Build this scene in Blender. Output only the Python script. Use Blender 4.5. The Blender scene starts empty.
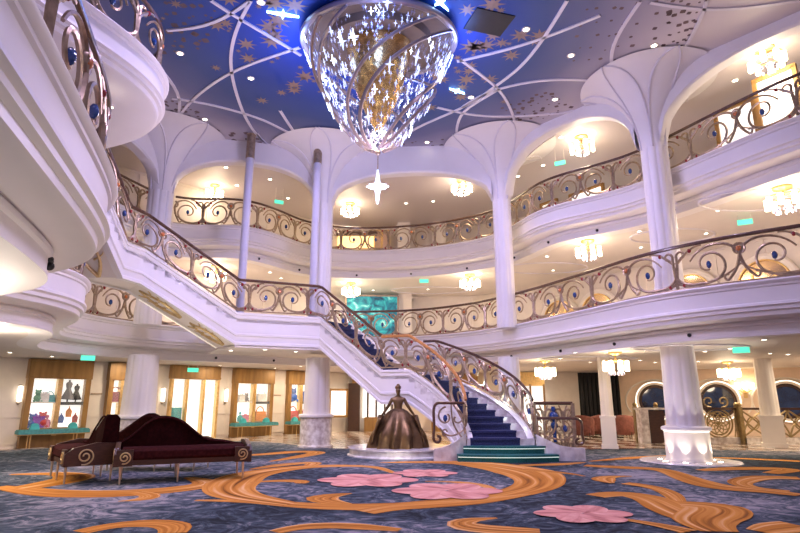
import bpy, math, random
from mathutils import Vector, Matrix
random.seed(7)
S = bpy.context.scene
COL = S.collection
PI = math.pi

# ------------------------------------------------------------------ camera
F, CX, CY, H, TH = 560.0, 400.0, 266.5, 1.4, math.radians(13.46)
cT, sT = math.cos(TH), math.sin(TH)
def at(px, py, z):
    """the world point at height z that the photograph shows at px, py"""
    u = (px-CX)/F; v = (CY-py)/F
    t = (z-H)/(sT+v*cT)
    return Vector((u*t, (cT-v*sT)*t, z))
def atd(px, py, Y):
    u = (px-CX)/F; v = (CY-py)/F
    t = Y/(cT-v*sT)
    return Vector((u*t, Y, H+(sT+v*cT)*t))
cam = bpy.data.cameras.new('camera'); cam.sensor_width = 36; cam.lens = F/800*36
cam.clip_start = .05
co = bpy.data.objects.new('camera', cam); COL.objects.link(co)
co.location = (0, 0, H); co.rotation_euler = (PI/2+TH, 0, 0); S.camera = co

# ------------------------------------------------------------------ materials
MATS = {}
def mat(name, col, rough=.5, metal=0., var=.12, scale=6., bump=0., emit=None, estr=0., col2=None, coat=0., stretch=None, spec=None):
    if name in MATS: return MATS[name]
    m = bpy.data.materials.new(name); m.use_nodes = True
    nt = m.node_tree; b = nt.nodes['Principled BSDF']
    tc = nt.nodes.new('ShaderNodeTexCoord'); nz = nt.nodes.new('ShaderNodeTexNoise')
    nz.inputs['Scale'].default_value = scale; nz.inputs['Detail'].default_value = 4
    if stretch:
        mp = nt.nodes.new('ShaderNodeMapping'); mp.inputs['Scale'].default_value = stretch
        nt.links.new(tc.outputs['Object'], mp.inputs[0]); nt.links.new(mp.outputs[0], nz.inputs['Vector'])
    else:
        nt.links.new(tc.outputs['Object'], nz.inputs['Vector'])
    r = nt.nodes.new('ShaderNodeValToRGB')
    c2 = col2 or tuple(min(1, c*(1+var)) for c in col)
    c1 = col if col2 else tuple(c*(1-var) for c in col)
    r.color_ramp.elements[0].position = .35; r.color_ramp.elements[1].position = .65
    r.color_ramp.elements[0].color = (*c1, 1); r.color_ramp.elements[1].color = (*c2, 1)
    nt.links.new(nz.outputs['Fac'], r.inputs[0]); nt.links.new(r.outputs[0], b.inputs['Base Color'])
    b.inputs['Roughness'].default_value = rough; b.inputs['Metallic'].default_value = metal
    if spec is not None: b.inputs['Specular IOR Level'].default_value = spec
    if coat: b.inputs['Coat Weight'].default_value = coat
    if bump:
        bp = nt.nodes.new('ShaderNodeBump'); bp.inputs['Strength'].default_value = bump
        bp.inputs['Distance'].default_value = .02
        nt.links.new(nz.outputs['Fac'], bp.inputs['Height']); nt.links.new(bp.outputs[0], b.inputs['Normal'])
    if emit:
        b.inputs['Emission Color'].default_value = (*emit, 1); b.inputs['Emission Strength'].default_value = estr
    MATS[name] = m
    return m

plaster = mat('ivory_plaster', (.84, .80, .79), .45, var=.015, scale=2)
plaster2 = mat('cream_plaster', (.83, .76, .68), .5, var=.02, scale=2)
soffit = mat('soffit_paint', (.78, .71, .65), .55, var=.02, scale=1.5)
wallc = mat('cream_wall_panel', (.76, .68, .60), .5, var=.04, scale=3)
marble = mat('white_marble', (.62, .57, .56), .18, scale=5, col2=(.88, .85, .82), spec=.6)
marbleg = mat('grey_marble', (.50, .42, .38), .2, scale=7, col2=(.84, .79, .75))
handm = mat('dark_walnut', (.10, .045, .025), .3, var=.3, scale=9, coat=.4)
orangem = mat('warm_lit_rail_wood', (.50, .22, .06), .3, var=.2, scale=9, coat=.4)  # warm lamplight on the wood is painted into this amber tone
bronze = mat('antique_bronze', (.40, .30, .21), .38, .75, var=.2, scale=12)
bronzed = mat('statue_bronze', (.15, .090, .042), .40, .8, var=.3, scale=5)
goldm = mat('brushed_gold', (.72, .48, .20), .32, .9, var=.12, scale=14)
goldp = mat('gold_leaf_relief', (.62, .45, .22), .4, .5, var=.15, scale=9)
woodg = mat('golden_timber', (.33, .18, .055), .35, .25, var=.2, scale=3, stretch=(2, 2, .3))
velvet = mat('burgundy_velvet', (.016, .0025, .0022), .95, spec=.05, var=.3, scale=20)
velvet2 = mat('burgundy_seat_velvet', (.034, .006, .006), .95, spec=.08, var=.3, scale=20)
brownl = mat('brown_veneer', (.055, .020, .009), .4, var=.25, scale=8, stretch=(1, 1, 6))
tealc = mat('teal_cushion', (.07, .28, .30), .75, var=.2, scale=15)
black = mat('black_plastic', (.012, .012, .014), .45, var=.2)
bluegem = mat('blue_glass', (.015, .055, .22), .08, coat=1)
redgem = mat('red_glass', (.28, .02, .025), .1, coat=1)
ambergem = mat('amber_glass', (.62, .20, .06), .12, coat=1)
curtm = mat('black_drape', (.008, .008, .010), .9, var=.4, scale=3, stretch=(8, 8, .3))
redch = mat('russet_fabric', (.22, .075, .055), .8, var=.2, scale=12)
warm = mat('warm_lamp_glass', (1, .9, .75), .3, emit=(1, .80, .52), estr=9)
spotm = mat('downlight_lens', (1, .95, .9), .3, emit=(1, .88, .70), estr=14)
coolm = mat('cool_crystal', (.85, .88, 1), .1, emit=(.55, .64, 1), estr=1.7, coat=1)
coolb = mat('cool_crystal_bright', (.9, .93, 1), .1, emit=(.78, .85, 1), estr=6)
glasscr = mat('clear_crystal', (.62, .58, .74), .12, .4, var=.1)
bluestar = mat('blue_led_star', (.7, .85, 1), .2, emit=(.35, .66, 1), estr=7)
greenm = mat('green_sign_face', (.1, .6, .4), .4, emit=(.08, .75, .48), estr=1.3)
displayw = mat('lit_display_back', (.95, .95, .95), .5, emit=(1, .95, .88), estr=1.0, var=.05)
windowglow = mat('lit_warm_board', (1, .8, .5), .5, emit=(1, .62, .25), estr=1.6, var=.2, scale=3)
navy = mat('navy_stair_carpet', (.030, .038, .12), .9, var=.35, scale=40)
tealst = mat('teal_stair_carpet', (.010, .115, .115), .8, var=.3, scale=40)
mirrorb = mat('bronze_mirror', (.62, .44, .28), .12, .95, var=.05)
steel = mat('pale_post_paint', (.62, .60, .70), .4, var=.02)
seaglass = mat('porthole_glass', (.010, .025, .07), .06, var=.6, scale=1.5, coat=1)
ledm = mat('white_led_strip', (1, .95, .9), .4, emit=(1, .90, .74), estr=2.2)
ledc = mat('stair_led_strip', (.9, 1, .97), .4, emit=(.80, 1, .92), estr=.8)

def nodes_of(name):
    m = bpy.data.materials.new(name); m.use_nodes = True
    return m, m.node_tree, m.node_tree.nodes['Principled BSDF']
def ramp(nt, stops):
    r = nt.nodes.new('ShaderNodeValToRGB'); e = r.color_ramp.elements
    e[0].position, e[0].color = stops[0][0], (*stops[0][1], 1)
    e[1].position, e[1].color = stops[-1][0], (*stops[-1][1], 1)
    for p, c in stops[1:-1]:
        n = e.new(p); n.color = (*c, 1)
    return r
# carpet ground: marbled navy, slate and lilac
carpet, nt, b = nodes_of('marbled_blue_carpet')
tc = nt.nodes.new('ShaderNodeTexCoord')
n1 = nt.nodes.new('ShaderNodeTexNoise'); n1.inputs['Scale'].default_value = 1.9; n1.inputs['Detail'].default_value = 8
n1.inputs['Distortion'].default_value = 3.2; n1.inputs['Roughness'].default_value = .68
n2 = nt.nodes.new('ShaderNodeTexNoise'); n2.inputs['Scale'].default_value = .28; n2.inputs['Detail'].default_value = 2
mx = nt.nodes.new('ShaderNodeMath'); mx.operation = 'MULTIPLY_ADD'
mx.inputs[1].default_value = .55
for n in (n1, n2): nt.links.new(tc.outputs['Object'], n.inputs['Vector'])
nt.links.new(n2.outputs['Fac'], mx.inputs[0])
m2 = nt.nodes.new('ShaderNodeMath'); m2.operation = 'MULTIPLY'; m2.inputs[1].default_value = .62
nt.links.new(n1.outputs['Fac'], m2.inputs[0]); nt.links.new(m2.outputs[0], mx.inputs[2])
r = ramp(nt, [(.46, (.010, .013, .018)), (.53, (.026, .036, .052)), (.585, (.055, .075, .098)), (.635, (.135, .142, .165)), (.70, (.30, .275, .29))])
nt.links.new(mx.outputs[0], r.inputs[0]); nt.links.new(r.outputs[0], b.inputs['Base Color'])
b.inputs['Roughness'].default_value = .95; b.inputs['Specular IOR Level'].default_value = .1
# streaked ribbons woven into the carpet
def streak(name, stops, du=.5, dv=7.):
    m, nt, b = nodes_of(name)
    uv = nt.nodes.new('ShaderNodeUVMap'); mp = nt.nodes.new('ShaderNodeMapping'); mp.inputs['Scale'].default_value = (du, dv, 1)
    nz = nt.nodes.new('ShaderNodeTexNoise'); nz.inputs['Scale'].default_value = 1; nz.inputs['Detail'].default_value = 5; nz.inputs['Distortion'].default_value = .5
    nt.links.new(uv.outputs[0], mp.inputs[0]); nt.links.new(mp.outputs[0], nz.inputs['Vector'])
    r = ramp(nt, stops); nt.links.new(nz.outputs['Fac'], r.inputs[0]); nt.links.new(r.outputs[0], b.inputs['Base Color'])
    b.inputs['Roughness'].default_value = .95; b.inputs['Specular IOR Level'].default_value = .1
    return m
swirl = streak('amber_carpet_swirl', [(.28, (.12, .042, .012)), (.42, (.42, .155, .022)), (.56, (.58, .25, .05)), (.70, (.72, .45, .22))], .30, 6)
petal = streak('pink_carpet_petal', [(.30, (.30, .10, .085)), (.48, (.60, .26, .22)), (.68, (.74, .42, .34))], .9, 3)
# chequered marble
tile, nt, b = nodes_of('chequered_marble_floor')
tc = nt.nodes.new('ShaderNodeTexCoord'); ck = nt.nodes.new('ShaderNodeTexChecker'); ck.inputs['Scale'].default_value = 1.5
mp = nt.nodes.new('ShaderNodeMapping'); mp.inputs['Rotation'].default_value = (0, 0, .6)
nz = nt.nodes.new('ShaderNodeTexNoise'); nz.inputs['Scale'].default_value = 4; nz.inputs['Detail'].default_value = 6
r = ramp(nt, [(.3, (.55, .47, .40)), (.7, (.80, .74, .68))]); r2 = ramp(nt, [(.3, (.22, .13, .08)), (.7, (.34, .22, .15))])
nt.links.new(tc.outputs['Object'], mp.inputs[0]); nt.links.new(mp.outputs[0], ck.inputs['Vector']); nt.links.new(tc.outputs['Object'], nz.inputs['Vector'])
nt.links.new(nz.outputs['Fac'], r.inputs[0]); nt.links.new(nz.outputs['Fac'], r2.inputs[0])
nt.links.new(r.outputs[0], ck.inputs['Color1']); nt.links.new(r2.outputs[0], ck.inputs['Color2'])
nt.links.new(ck.outputs['Color'], b.inputs['Base Color']); b.inputs['Roughness'].default_value = .15
# night-sky ceiling: blue paint fading to ivory, blue LED wash put into the colour
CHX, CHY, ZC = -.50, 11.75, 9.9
ceil, nt, b = nodes_of('night_sky_paint_with_led_wash')
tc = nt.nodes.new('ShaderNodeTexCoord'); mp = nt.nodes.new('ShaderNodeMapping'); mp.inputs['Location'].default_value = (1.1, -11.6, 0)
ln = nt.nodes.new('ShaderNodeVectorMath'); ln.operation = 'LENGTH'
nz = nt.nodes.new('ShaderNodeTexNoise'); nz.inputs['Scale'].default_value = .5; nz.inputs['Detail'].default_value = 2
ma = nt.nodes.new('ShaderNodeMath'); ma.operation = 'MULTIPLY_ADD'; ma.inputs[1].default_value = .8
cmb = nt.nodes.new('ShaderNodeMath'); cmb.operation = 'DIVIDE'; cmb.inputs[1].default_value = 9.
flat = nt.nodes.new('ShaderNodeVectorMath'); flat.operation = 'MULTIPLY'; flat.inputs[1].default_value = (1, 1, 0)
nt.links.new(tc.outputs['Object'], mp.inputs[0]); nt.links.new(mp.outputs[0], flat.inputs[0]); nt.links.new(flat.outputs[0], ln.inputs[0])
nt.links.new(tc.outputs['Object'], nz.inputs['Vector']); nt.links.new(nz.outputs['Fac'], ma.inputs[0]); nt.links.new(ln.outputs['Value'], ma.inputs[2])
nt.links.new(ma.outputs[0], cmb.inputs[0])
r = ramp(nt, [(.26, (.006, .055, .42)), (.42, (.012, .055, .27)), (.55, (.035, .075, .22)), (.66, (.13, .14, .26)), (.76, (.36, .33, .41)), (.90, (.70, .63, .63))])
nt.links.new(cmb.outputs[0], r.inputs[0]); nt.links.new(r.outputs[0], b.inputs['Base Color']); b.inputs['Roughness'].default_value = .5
starp = mat('tan_star_paint', (.30, .21, .17), .45, .3)
dotp = mat('umber_dot_paint', (.13, .08, .08), .5, var=.3, scale=2)
ribm = mat('lilac_rib_plaster', (.74, .70, .74), .4, var=.02)

# ------------------------------------------------------------------ mesh builder
class MB:
    def __init__(s): s.v = []; s.f = []; s.m = []; s.uv = {}
    def quadgrid(s, rows, closed_u=False, closed_v=False, mi=0):
        n, k = len(rows), len(rows[0]); o = len(s.v)
        for r_ in rows: s.v.extend(tuple(p) for p in r_)
        for i in range(n if closed_v else n-1):
            for j in range(k if closed_u else k-1):
                a = o+i*k+j; b_ = o+i*k+(j+1) % k; c = o+((i+1) % n)*k+(j+1) % k; d = o+((i+1) % n)*k+j
                s.f.append((a, b_, c, d)); s.m.append(mi)
    def poly(s, pts, mi=0):
        o = len(s.v); s.v.extend(tuple(p) for p in pts); s.f.append(tuple(range(o, o+len(pts)))); s.m.append(mi)
    def box(s, c, d, rz=0, mi=0, taper=1.):
        o = len(s.v); x, y, z = d[0]/2, d[1]/2, d[2]/2; ca, sa = math.cos(rz), math.sin(rz)
        for k, t in ((-1, 1), (1, taper)):
            for (i, j) in ((-1, -1), (1, -1), (1, 1), (-1, 1)):
                a, b_ = i*x*t, j*y*t
                s.v.append((c[0]+a*ca-b_*sa, c[1]+a*sa+b_*ca, c[2]+k*z))
        for q in ((0, 3, 2, 1), (4, 5, 6, 7), (0, 1, 5, 4), (1, 2, 6, 5), (2, 3, 7, 6), (3, 0, 4, 7)):
            s.f.append(tuple(o+i for i in q)); s.m.append(mi)
    def tube(s, pts, r, n=5, closed=False, mi=0, flat=1.):
        pts = [Vector(p) for p in pts]; N = len(pts)
        if N < 2: return
        rr = r if isinstance(r, (list, tuple)) else [r]*N
        tg = []
        for i in range(N):
            a = pts[(i-1) % N] if (closed or i > 0) else pts[i]; b_ = pts[(i+1) % N] if (closed or i < N-1) else pts[i]
            t = b_-a
            tg.append(t.normalized() if t.length > 1e-9 else Vector((0, 0, 1)))
        ref = Vector((0, 0, 1)) if abs(tg[0].z) < .9 else Vector((1, 0, 0))
        nrm = (ref-tg[0]*ref.dot(tg[0])).normalized(); rows = []
        for i in range(N):
            nrm = (nrm-tg[i]*nrm.dot(tg[i]))
            nrm = nrm.normalized() if nrm.length > 1e-6 else tg[i].orthogonal().normalized()
            bn = tg[i].cross(nrm)
            rows.append([pts[i]+(nrm*math.cos(2*PI*k/n)+bn*math.sin(2*PI*k/n)*flat)*rr[i] for k in range(n)])
        o = len(s.v); s.quadgrid(rows, True, closed, mi)
        if not closed:
            s.f.append(tuple(o+k for k in range(n))[::-1]); s.m.append(mi)
            s.f.append(tuple(o+(N-1)*n+k for k in range(n))); s.m.append(mi)
    def lathe(s, prof, c=(0, 0, 0), n=24, mi=0, mod=None, cap=True):
        rows = []
        for (r, z) in prof:
            rows.append([(c[0]+(r*(mod(a, z) if mod else 1))*math.cos(a), c[1]+(r*(mod(a, z) if mod else 1))*math.sin(a), c[2]+z)
                         for a in (2*PI*k/n for k in range(n))])
        o = len(s.v); s.quadgrid(rows, True, False, mi)
        if cap:
            L = len(prof)
            s.f.append(tuple(o+k for k in range(n))[::-1]); s.m.append(mi)
            s.f.append(tuple(o+(L-1)*n+k for k in range(n))); s.m.append(mi)
    def ball(s, c, r, n=8, mi=0, sc=(1, 1, 1)):
        prof = [(max(1e-4, math.sin(PI*i/(n-2))), -math.cos(PI*i/(n-2))) for i in range(n-1)]
        rows = [[(c[0]+q*r*sc[0]*math.cos(2*PI*k/n), c[1]+q*r*sc[1]*math.sin(2*PI*k/n), c[2]+z*r*sc[2]) for k in range(n)] for q, z in prof]
        s.quadgrid(rows, True, False, mi)
    def prism(s, pts, ex, mi=0):
        """closed outline (3D points in one plane) pushed along the vector ex"""
        ex = Vector(ex); pts = [Vector(p) for p in pts]; n = len(pts); o = len(s.v)
        s.v.extend(tuple(p) for p in pts); s.v.extend(tuple(p+ex) for p in pts)
        s.f.append(tuple(o+i for i in range(n))[::-1]); s.m.append(mi)
        s.f.append(tuple(o+n+i for i in range(n))); s.m.append(mi)
        for i in range(n):
            j = (i+1) % n; s.f.append((o+i, o+j, o+n+j, o+n+i)); s.m.append(mi)
    def build(s, name, mats, parent=None, smooth=False, loc=None, fix=True):
        me = bpy.data.meshes.new(name); me.from_pydata(s.v, [], s.f)
        for m in (mats if isinstance(mats, (list, tuple)) else [mats]): me.materials.append(m)
        if any(s.m): me.polygons.foreach_set('material_index', s.m)
        if s.uv:
            l = me.uv_layers.new(name='UVMap')
            for p in me.polygons:
                for li in p.loop_indices: l.data[li].uv = s.uv.get(me.loops[li].vertex_index, (0, 0))
        if fix:
            import bmesh
            bm = bmesh.new(); bm.from_mesh(me); bmesh.ops.recalc_face_normals(bm, faces=bm.faces); bm.to_mesh(me); bm.free()
        if smooth:
            me.polygons.foreach_set('use_smooth', [True]*len(me.polygons))
            try: me.set_sharp_from_angle(angle=math.radians(40))
            except Exception: pass
        o = bpy.data.objects.new(name, me); COL.objects.link(o)
        if loc is not None: o.location = loc
        if parent is not None: o.parent = parent
        return o
def tag(o, label, cat, group=None, kind='thing'):
    o['label'] = label; o['category'] = cat; o['kind'] = kind
    if group: o['group'] = group
    return o
def thing(name, loc, label, cat, group=None, rz=0):
    o = bpy.data.objects.new(name, None); COL.objects.link(o); o.location = loc; o.rotation_euler = (0, 0, rz)
    o.empty_display_size = .1
    return tag(o, label, cat, group)
def struct(o): o['kind'] = 'structure'; return o
def copy_tree(o, parent=None):
    c = o.copy(); COL.objects.link(c)
    if parent is not None: c.parent = parent
    for ch in list(o.children): copy_tree(ch, c)
    return c

# ------------------------------------------------------------------ curves
def spline(pts, step=.15):
    P = [Vector(p) for p in pts]; out = []
    for i in range(len(P)-1):
        p0 = P[max(0, i-1)]; p1 = P[i]; p2 = P[i+1]; p3 = P[min(len(P)-1, i+2)]
        n = max(2, int((p2-p1).length/step))
        for k in range(n):
            t = k/n; t2 = t*t; t3 = t2*t
            out.append(.5*((2*p1)+(-p0+p2)*t+(2*p0-5*p1+4*p2-p3)*t2+(-p0+3*p1-3*p2+p3)*t3))
    out.append(P[-1]); return out
def smooth_pl(P, it=3):
    for _ in range(it): P = [P[0]]+[(P[i-1]+P[i]*2+P[i+1])/4 for i in range(1, len(P)-1)]+[P[-1]]
    return P
class Path:
    def __init__(s, pts):
        s.p = [Vector(q) for q in pts]; s.c = [0.]
        for i in range(1, len(s.p)): s.c.append(s.c[-1]+(s.p[i].xy-s.p[i-1].xy).length)
        s.L = s.c[-1]
    def pos(s, d):
        import bisect
        d = max(0, min(s.L, d)); i = min(len(s.p)-2, max(0, bisect.bisect_right(s.c, d)-1))
        e = s.c[i+1]-s.c[i]; t = (d-s.c[i])/e if e > 1e-9 else 0
        return s.p[i].lerp(s.p[i+1], t)
    def sub(s, a, b_, step=.12):
        n = max(2, int((b_-a)/step)); return [s.pos(a+(b_-a)*k/n) for k in range(n+1)]
def inward(pl):
    """left-hand horizontal normals of a polyline"""
    out = []
    for i in range(len(pl)):
        t = (pl[min(i+1, len(pl)-1)]-pl[max(i-1, 0)]); t.z = 0; t.normalize(); out.append(Vector((-t.y, t.x, 0)))
    return out

# ------------------------------------------------------------------ floor
b = MB()
b.poly([(-22, -3, 0), (24, -3, 0), (24, 34, 0), (-22, 34, 0)])
struct(b.build('floor', tile))
edge = [(-13.5, -2), (-13.5, 14.5), (-11.2, 17.2), (-8.6, 19.2), (-6.4, 20.6), (-4.6, 20.4), (-3.2, 18.6), (-1.6, 17.4), (0, 17.2), (3, 17.0), (5.2, 17.2), (7.2, 17.6), (9.2, 17.2), (11.5, 16.4), (14.5, 16.2), (18, 15), (18, -2)]
cb = MB()
top = smooth_pl(spline([(x, y, .006) for x, y in edge[1:-1]], .4), 4)
cb.poly([(-13.5, -2, .006)]+top+[(18, -2, .006)])
RB = [0]
def ribbon(pix, w, z=.009, mi=1, taper=(1, 1), world=False):
    RB[0] += 1; ctl = [at(x, y, 0) for x, y in pix]
    pl = smooth_pl(spline(ctl, .12), 6); n = len(pl); nr = inward(pl); o = len(cb.v); acc = 0
    ws = [wv for wv in w]
    for i, p in enumerate(pl):
        t = i/(n-1); k = t*(len(ws)-1); j = min(int(k), len(ws)-2); ww = ws[j]+(ws[j+1]-ws[j])*(k-j)
        if i: acc += (p-pl[i-1]).length
        for q in range(5):
            cb.uv[len(cb.v)] = (acc+len(cb.f)*.37, q/4); P_ = p+nr[i]*ww*(q/4-.5); cb.v.append((P_.x, P_.y, z+RB[0]*.0003+.0004*t))
    for i in range(n-1):
        for q in range(4):
            a = o+i*5+q; cb.f.append((a, a+1, a+6, a+5)); cb.m.append(mi)
def flower(c, r, n=6, z=.020):
    for k in range(n):
        a0 = 2*PI*k/n; o = len(cb.v); cx, cy = c[0]+r*.55*math.cos(a0), c[1]+r*.55*math.sin(a0)
        zz = z+k*.0006
        for i in range(18):
            a = 2*PI*i/18; cb.uv[len(cb.v)] = (k*1.7+.5*math.cos(a), .5+.5*math.sin(a))
            u_, v_ = r*.52*math.cos(a), r*.42*math.sin(a)
            cb.v.append((cx+u_*math.cos(a0)-v_*math.sin(a0), cy+u_*math.sin(a0)+v_*math.cos(a0), zz))
        cb.f.append(tuple(range(o, o+18))); cb.m.append(2)
R_ = ribbon
R_([(0, 487), (20, 490), (60, 494), (120, 494), (175, 490), (210, 484), (188, 478)], [.25, .5, .65, .7, .6, .5, .2])
R_([(20, 489), (50, 484), (76, 478), (60, 474), (10, 475)], [.5, .7, .7, .45, .15])
R_([(135, 493), (155, 496), (150, 500), (118, 502)], [.25, .3, .3, .04])
R_([(80, 533), (110, 526), (150, 523), (180, 526), (172, 534)], [.25, .3, .4, .4, .3])
R_([(195, 501), (250, 502), (320, 507), (400, 507), (470, 500), (520, 492), (540, 482), (520, 471), (460, 463), (380, 463)], [.1, .35, .5, .55, .65, .9, 1.3, 1.1, .5, .1])
R_([(395, 474), (370, 467), (310, 467), (255, 474), (230, 486), (238, 496), (290, 505)], [.1, .3, .55, .8, .95, .75, .3])
R_([(250, 483), (280, 481), (308, 482), (300, 484)], [.1, .25, .35, .2])
R_([(352, 494), (330, 496), (315, 500), (330, 503), (350, 505)], [.05, .3, .5, .4, .1])
R_([(365, 513), (400, 507), (470, 503), (530, 495)], [.35, .5, .35, .1])
R_([(275, 533), (300, 527), (340, 526), (400, 531)], [.2, .3, .3, .15])
R_([(497, 519), (470, 520), (452, 523), (465, 529), (540, 533)], [.06, .3, .42, .4, .3])
R_([(205, 458), (260, 455), (300, 452), (318, 453), (300, 457), (270, 462)], [.2, .4, .6, .5, .4, .1])
R_([(250, 470), (285, 465), (315, 463), (310, 466)], [.1, .4, .4, .3])
R_([(425, 482), (445, 482), (480, 485), (497, 492)], [.05, .2, .2, .1])
R_([(520, 470), (570, 474), (585, 477)], [.5, .25, .05])
R_([(585, 466), (620, 468), (660, 470), (690, 480), (720, 488), (760, 491), (800, 496)], [.35, .5, .4, .45, .55, .6, .3])
R_([(700, 471), (740, 469), (790, 470), (770, 474)], [.25, .5, .5, .3])
R_([(800, 479), (760, 478), (738, 484), (760, 490), (790, 492)], [.4, .5, .45, .3, .15])
R_([(632, 477), (610, 477), (601, 480), (612, 484)], [.05, .3, .45, .1])
R_([(625, 484), (650, 487), (670, 494), (679, 503)], [.3, .3, .3, .2])
R_([(595, 497), (620, 494), (650, 499), (668, 508), (690, 518), (720, 528)], [.35, .45, .55, .65, .6, .3])
R_([(680, 505), (715, 507), (718, 514), (700, 522), (720, 533)], [.4, .8, .8, .7, .4])
R_([(760, 533), (780, 528), (800, 527)], [.3, .5, .5])
R_([(620, 520), (660, 526), (690, 533)], [.1, .2, .3])
R_([(520, 466), (560, 465), (585, 463)], [.2, .4, .1])
R_([(590, 462), (640, 458), (680, 456)], [.1, .4, .2])
R_([(710, 458), (760, 460), (800, 462)], [.2, .35, .35])
flower(at(583, 515, 0), .58); flower(at(447, 492, 0), .82); flower(at(368, 481, 0), .85); flower(at(425, 474, 0), .6)
# dark and pale streams in the ground
struct(cb.build('floor_carpet', [carpet, swirl, petal], fix=False))

# ------------------------------------------------------------------ balcony slabs
L2, L3 = 3.75, 7.40
def rimspl(pts, z): return smooth_pl(spline([(x, y, z) for x, y in pts], .18), 5)
PROF = [(-.30, 0), (.07, 0), (.09, -.03), (.07, -.07), (.03, -.09), (.03, -.13), (0, -.15), (0, -.44), (.05, -.46), (.06, -.51), (.01, -.54), (.01, -.60), (-.05, -.62), (-.06, -.70), (-.10, -.73),
        (-.50, -.735), (-.50, -.76), (-.46, -.78), (-.46, -.83), (-.50, -.85), (-.50, -1.0), (-.48, -1.01), (-.48, -1.06), (-.90, -1.05)]
PROFB = PROF[:15]+[(-.90, -.735)]
def slab(name, rim, outer, ztop, deck_drop=.1, ceil_drop=1.05, prof=None):
    """rim runs with the atrium on its right; outer has as many points"""
    b = MB(); nr = inward(rim)
    rows = [[p+n*(-o_)+Vector((0, 0, dz)) for (o_, dz) in (prof or PROF)] for p, n in zip(rim, nr)]
    b.quadgrid(rows, mi=0)
    dk = [[p+n*.30+Vector((0, 0, -deck_drop)), Vector((q.x, q.y, ztop-deck_drop))] for p, n, q in zip(rim, nr, outer)]
    b.quadgrid(dk, mi=1)
    b.quadgrid([[p+n*.30, p+n*.30+Vector((0, 0, -deck_drop))] for p, n in zip(rim, nr)], mi=0)
    b.quadgrid([[p+n*.90+Vector((0, 0, -ceil_drop)), Vector((q.x, q.y, ztop-ceil_drop))] for p, n, q in zip(rim, nr, outer)], mi=2)
    o = b.build(name, [plaster, wallc, soffit], smooth=True); struct(o); return o
def resample(pl, n):
    c = [0]
    for i in range(1, len(pl)): c.append(c[-1]+(pl[i]-pl[i-1]).length)
    out = []; j = 0
    for k in range(n):
        d = c[-1]*k/(n-1)
        while j < len(pl)-2 and c[j+1] < d: j += 1
        e = c[j+1]-c[j]; out.append(pl[j].lerp(pl[j+1], min(1, (d-c[j])/e if e else 0)))
    return out
def pair(pts, z):
    """control points (rim x, y, outer x, y) to matching smooth rows"""
    rim = []; out = []
    for i in range(len(pts)-1):
        n = max(2, int(math.hypot(pts[i+1][0]-pts[i][0], pts[i+1][1]-pts[i][1])/.16))
        P = [Vector(pts[max(0, i-1)][:2]), Vector(pts[i][:2]), Vector(pts[i+1][:2]), Vector(pts[min(len(pts)-1, i+2)][:2])]
        for k in range(n):
            t = k/n; t2 = t*t; t3 = t2*t
            q = .5*((2*P[1])+(-P[0]+P[2])*t+(2*P[0]-5*P[1]+4*P[2]-P[3])*t2+(-P[0]+3*P[1]-3*P[2]+P[3])*t3)
            rim.append(Vector((q.x, q.y, z))); a = Vector(pts[i][2:]).lerp(Vector(pts[i+1][2:]), t); out.append(Vector((a.x, a.y, z)))
    rim.append(Vector((*pts[-1][:2], z))); out.append(Vector((*pts[-1][2:], z)))
    return smooth_pl(rim, 6), out
L2P = [(-1.75, .6, -13, -1), (-2.0, 1.9, -13, 1), (-2.30, 2.97, -13, 3), (-2.64, 4.08, -13, 5), (-3.02, 5.28, -13, 6.5), (-3.40, 6.2, -13, 7.5), (-4.0, 6.9, -13, 8.3), (-4.95, 7.45, -13, 9),
       (-5.9, 8.0, -13, 9.6), (-6.35, 8.8, -13, 10.2), (-6.15, 9.7, -13, 10.8), (-6.2, 10.7, -13, 11.5), (-6.8, 11.9, -13, 12.5), (-7.9, 13.2, -13, 14), (-8.7, 14.5, -13, 15.5), (-8.75, 15.6, -13, 16.6),
       (-8.3, 16.9, -12, 18), (-7.5, 18.0, -10.4, 19.6), (-6.4, 18.8, -8.5, 21.6), (-5.3, 19.4, -7, 23.2), (-4.4, 20.2, -5.5, 24.8), (-3.4, 21.0, -4.0, 27), (-2.2, 21.5, -2.5, 27.6), (-.76, 21.45, 0, 28),
       (.6, 21.1, 2, 28), (1.75, 20.35, 4, 27.8), (2.75, 19.3, 6, 27.2), (3.5, 18.05, 8, 26.4), (4.15, 16.75, 10.2, 25.4), (4.65, 15.5, 12, 24.6), (5.15, 14.2, 14, 23.8), (5.65, 12.95, 17.5, 22.4), (6.25, 12.0, 19, 18),
       (7.0, 11.2, 19, 15), (7.85, 10.5, 19, 12), (8.8, 9.7, 19, 10.5), (9.8, 8.8, 19, 9), (11, 7.8, 19, 7)]
rim2, out2 = pair(L2P, L2)
rim2r = rim2[::-1]; out2r = out2[::-1]      # the atrium lies to the right of the run when it goes clockwise
slab('slab_lower_gallery', rim2, out2, L2)
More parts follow.
